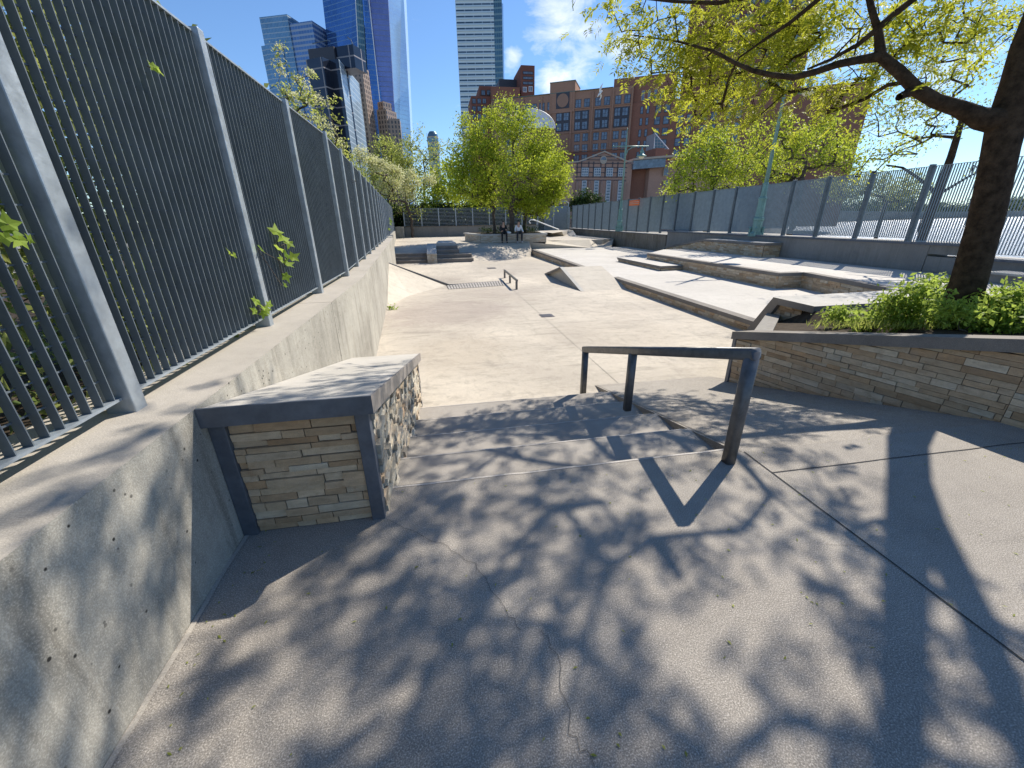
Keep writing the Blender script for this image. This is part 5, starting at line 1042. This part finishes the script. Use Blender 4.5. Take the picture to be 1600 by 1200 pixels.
nl = 170; P = np.stack([rng.uniform(-1.1, 4.2, nl), rng.uniform(.6, 2.2, nl), np.full(nl, .004)], 1); P[:30, 0] = rng.uniform(-1.14, -.95, 30)
V, Fc = leaf_quads(P, unit(rng.normal(0, 1, (nl, 3))*[1, 1, .1]), np.tile([[0, 0, 1.]], (nl, 1)), rng.uniform(.008, .028, nl), rng.uniform(.004, .010, nl)); npmesh('leaf_litter', V, Fc, 'leafo', kind='stuff')
# trees behind the right fence
tree('tree', 'dense yellow-green tree behind the right fence before the brick block', 'tree', (ay(1106, 330, 25)[0], 25, -.6), pxblobs([(1085, 240, 24), (1065, 265, 18), (1110, 220, 22), (1130, 250, 30), (1100, 280, 30), (1060, 290, 16), (1145, 285, 26), (1165, 250, 22), (1045, 300, 10), (1130, 205, 14)], 25), 330, 'leafc', trunk_r=.14, per=26, spread=.25, ln=.15, wd=.09, fork=3.2, tip=.009)
tree('tree', 'spreading yellow-green tree right of the nearer street lamp behind the fence', 'tree', (ay(1243, 330, 20)[0], 20, -.6), pxblobs([(1225, 205, 22), (1250, 230, 26), (1215, 245, 20), (1270, 210, 22), (1290, 245, 24), (1235, 270, 20), (1180, 205, 16), (1195, 270, 18), (1320, 225, 22), (1300, 190, 16), (1335, 255, 20), (1185, 235, 16)], 20), 330, 'leafc', trunk_r=.15, per=20, spread=.22, ln=.13, wd=.08, fork=2.8, tip=.008)
tb = az(1440, 373, .88); t = thing('locust_tree', 'slender dark-stemmed tree behind the right fence, left of the near trunk', 'tree', (15.0, 10.7, -.6))
sk = Skel((15.0, 10.6, -.6)); P = lambda px, py: over(px, py, (15.0, 10.6)); i1 = sk.line([P(1443, 360), P(1452, 335), P(1464, 305), P(1475, 275), P(1486, 245), P(1495, 215), P(1505, 180)], 0, [.13, .12, .11, .10, .09, .08, .06])
sk.line([P(1450, 290), P(1430, 275), P(1410, 262), P(1385, 258)], i1-4, [.05, .045, .035, .025]); sk.line([P(1490, 290), P(1515, 275), P(1545, 262)], i1-4, [.04, .03, .02]); sk.line([P(1460, 212), P(1430, 218), P(1400, 230)], i1-1, [.035, .03, .02])
b_ = pxblobs([(1400, 190, 30), (1440, 165, 30), (1480, 140, 30), (1530, 170, 30), (1380, 240, 26), (1430, 100, 36), (1490, 60, 40), (1550, 50, 40), (1520, 110, 34), (1570, 130, 24), (1350, 195, 24), (1550, 255, 22), (1360, 150, 24), (1395, 30, 30), (1590, 20, 30), (1420, 230, 26), (1340, 270, 14), (1460, 200, 26)], 10.6, 1.2)
A = blobpts(b_, 420); sk.grow(A, .3, .3, .1); V, Fc = sk.mesh(.005, .48, 6); npmesh('trunk', V, Fc, 'bark', t); V, Fc = leafcloud(A, 13, .15, .085, .04); npmesh('crown', V, Fc, 'leafo2' if 'leafo2' in M else 'leaf', t)
tree('tree', 'loose green tree far along the shore seen through the fence', 'tree', (ay(1380, 330, 30)[0], 30, -.8), pxblobs([(1370, 290, 24), (1400, 300, 22), (1340, 295, 20), (1425, 285, 16), (1310, 300, 18), (1290, 285, 16), (1450, 300, 12)], 30), 260, 'leafo', trunk_r=.14, per=20, spread=.3, ln=.17, wd=.09, fork=2, tip=.01)
# bush before the gabled hall, dark hedge behind the far fence
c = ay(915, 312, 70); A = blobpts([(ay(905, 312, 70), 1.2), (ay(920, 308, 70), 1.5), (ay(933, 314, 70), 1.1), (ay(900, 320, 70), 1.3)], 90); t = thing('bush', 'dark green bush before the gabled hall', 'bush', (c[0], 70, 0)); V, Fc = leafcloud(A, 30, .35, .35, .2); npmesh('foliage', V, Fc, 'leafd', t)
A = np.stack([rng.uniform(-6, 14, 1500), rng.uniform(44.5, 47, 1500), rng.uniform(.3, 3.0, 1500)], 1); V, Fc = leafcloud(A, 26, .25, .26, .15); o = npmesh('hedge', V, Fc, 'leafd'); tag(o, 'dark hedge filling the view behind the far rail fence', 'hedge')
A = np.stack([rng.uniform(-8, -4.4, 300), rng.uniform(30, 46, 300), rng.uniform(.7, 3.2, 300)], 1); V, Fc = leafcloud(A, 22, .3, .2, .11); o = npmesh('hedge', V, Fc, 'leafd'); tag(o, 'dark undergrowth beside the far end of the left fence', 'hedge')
# shore beyond the water
S0, S1, S2 = az(1215, 350.5, -2.5), az(1450, 341.5, -2.5), az(1640, 337.5, -2.5)
t = thing('sea_wall', 'low dark sea wall across the water beyond the right fence', 'wall', S1)
mb = MB(); off = np.array([-.55, .83])*6
mb.prism([tuple(S0[:2]), tuple(S1[:2]), tuple(S2[:2]), tuple(S2[:2]+off), tuple(S1[:2]+off), tuple(S0[:2]+off)], [4.2, 3.4, 3.6, 3.6, 3.4, 4.2], -3); mb.build('wall', 'greywall', t)
mb = MB(); mb.prism([tuple(S0[:2]-off*.02), tuple(S1[:2]-off*.02), tuple(S2[:2]-off*.02), tuple(S2[:2]+off*.3), tuple(S1[:2]+off*.3), tuple(S0[:2]+off*.3)], [4.9, 4.2, 4.6, 4.6, 4.2, 4.9], [4.25, 3.45, 3.65, 3.65, 3.45, 4.25]); mb.build('railing', 'rpost', t)
pts = []
for f in np.linspace(0, 1, 260):
    q = S0+(S1-S0)*f*1.9 if f < .526 else S1+(S2-S1)*(f-.526)/.474; hgt = 9+6*math.sin(f*17)+4*math.sin(f*41+1)+f*6
    for k in range(5): pts.append((q[0]-8+rng.normal(0, 8), q[1]+14+rng.normal(0, 6), 3+rng.uniform(0, max(4, hgt))))
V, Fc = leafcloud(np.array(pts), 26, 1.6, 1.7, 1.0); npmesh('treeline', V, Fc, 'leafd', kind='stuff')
mb = MB(); mb.prism([(210, 240), (900, 520), (2600, 700), (2600, 2000), (340, 2000)], -1.5, -3); struct(mb.build('far_shore', 'soil'))
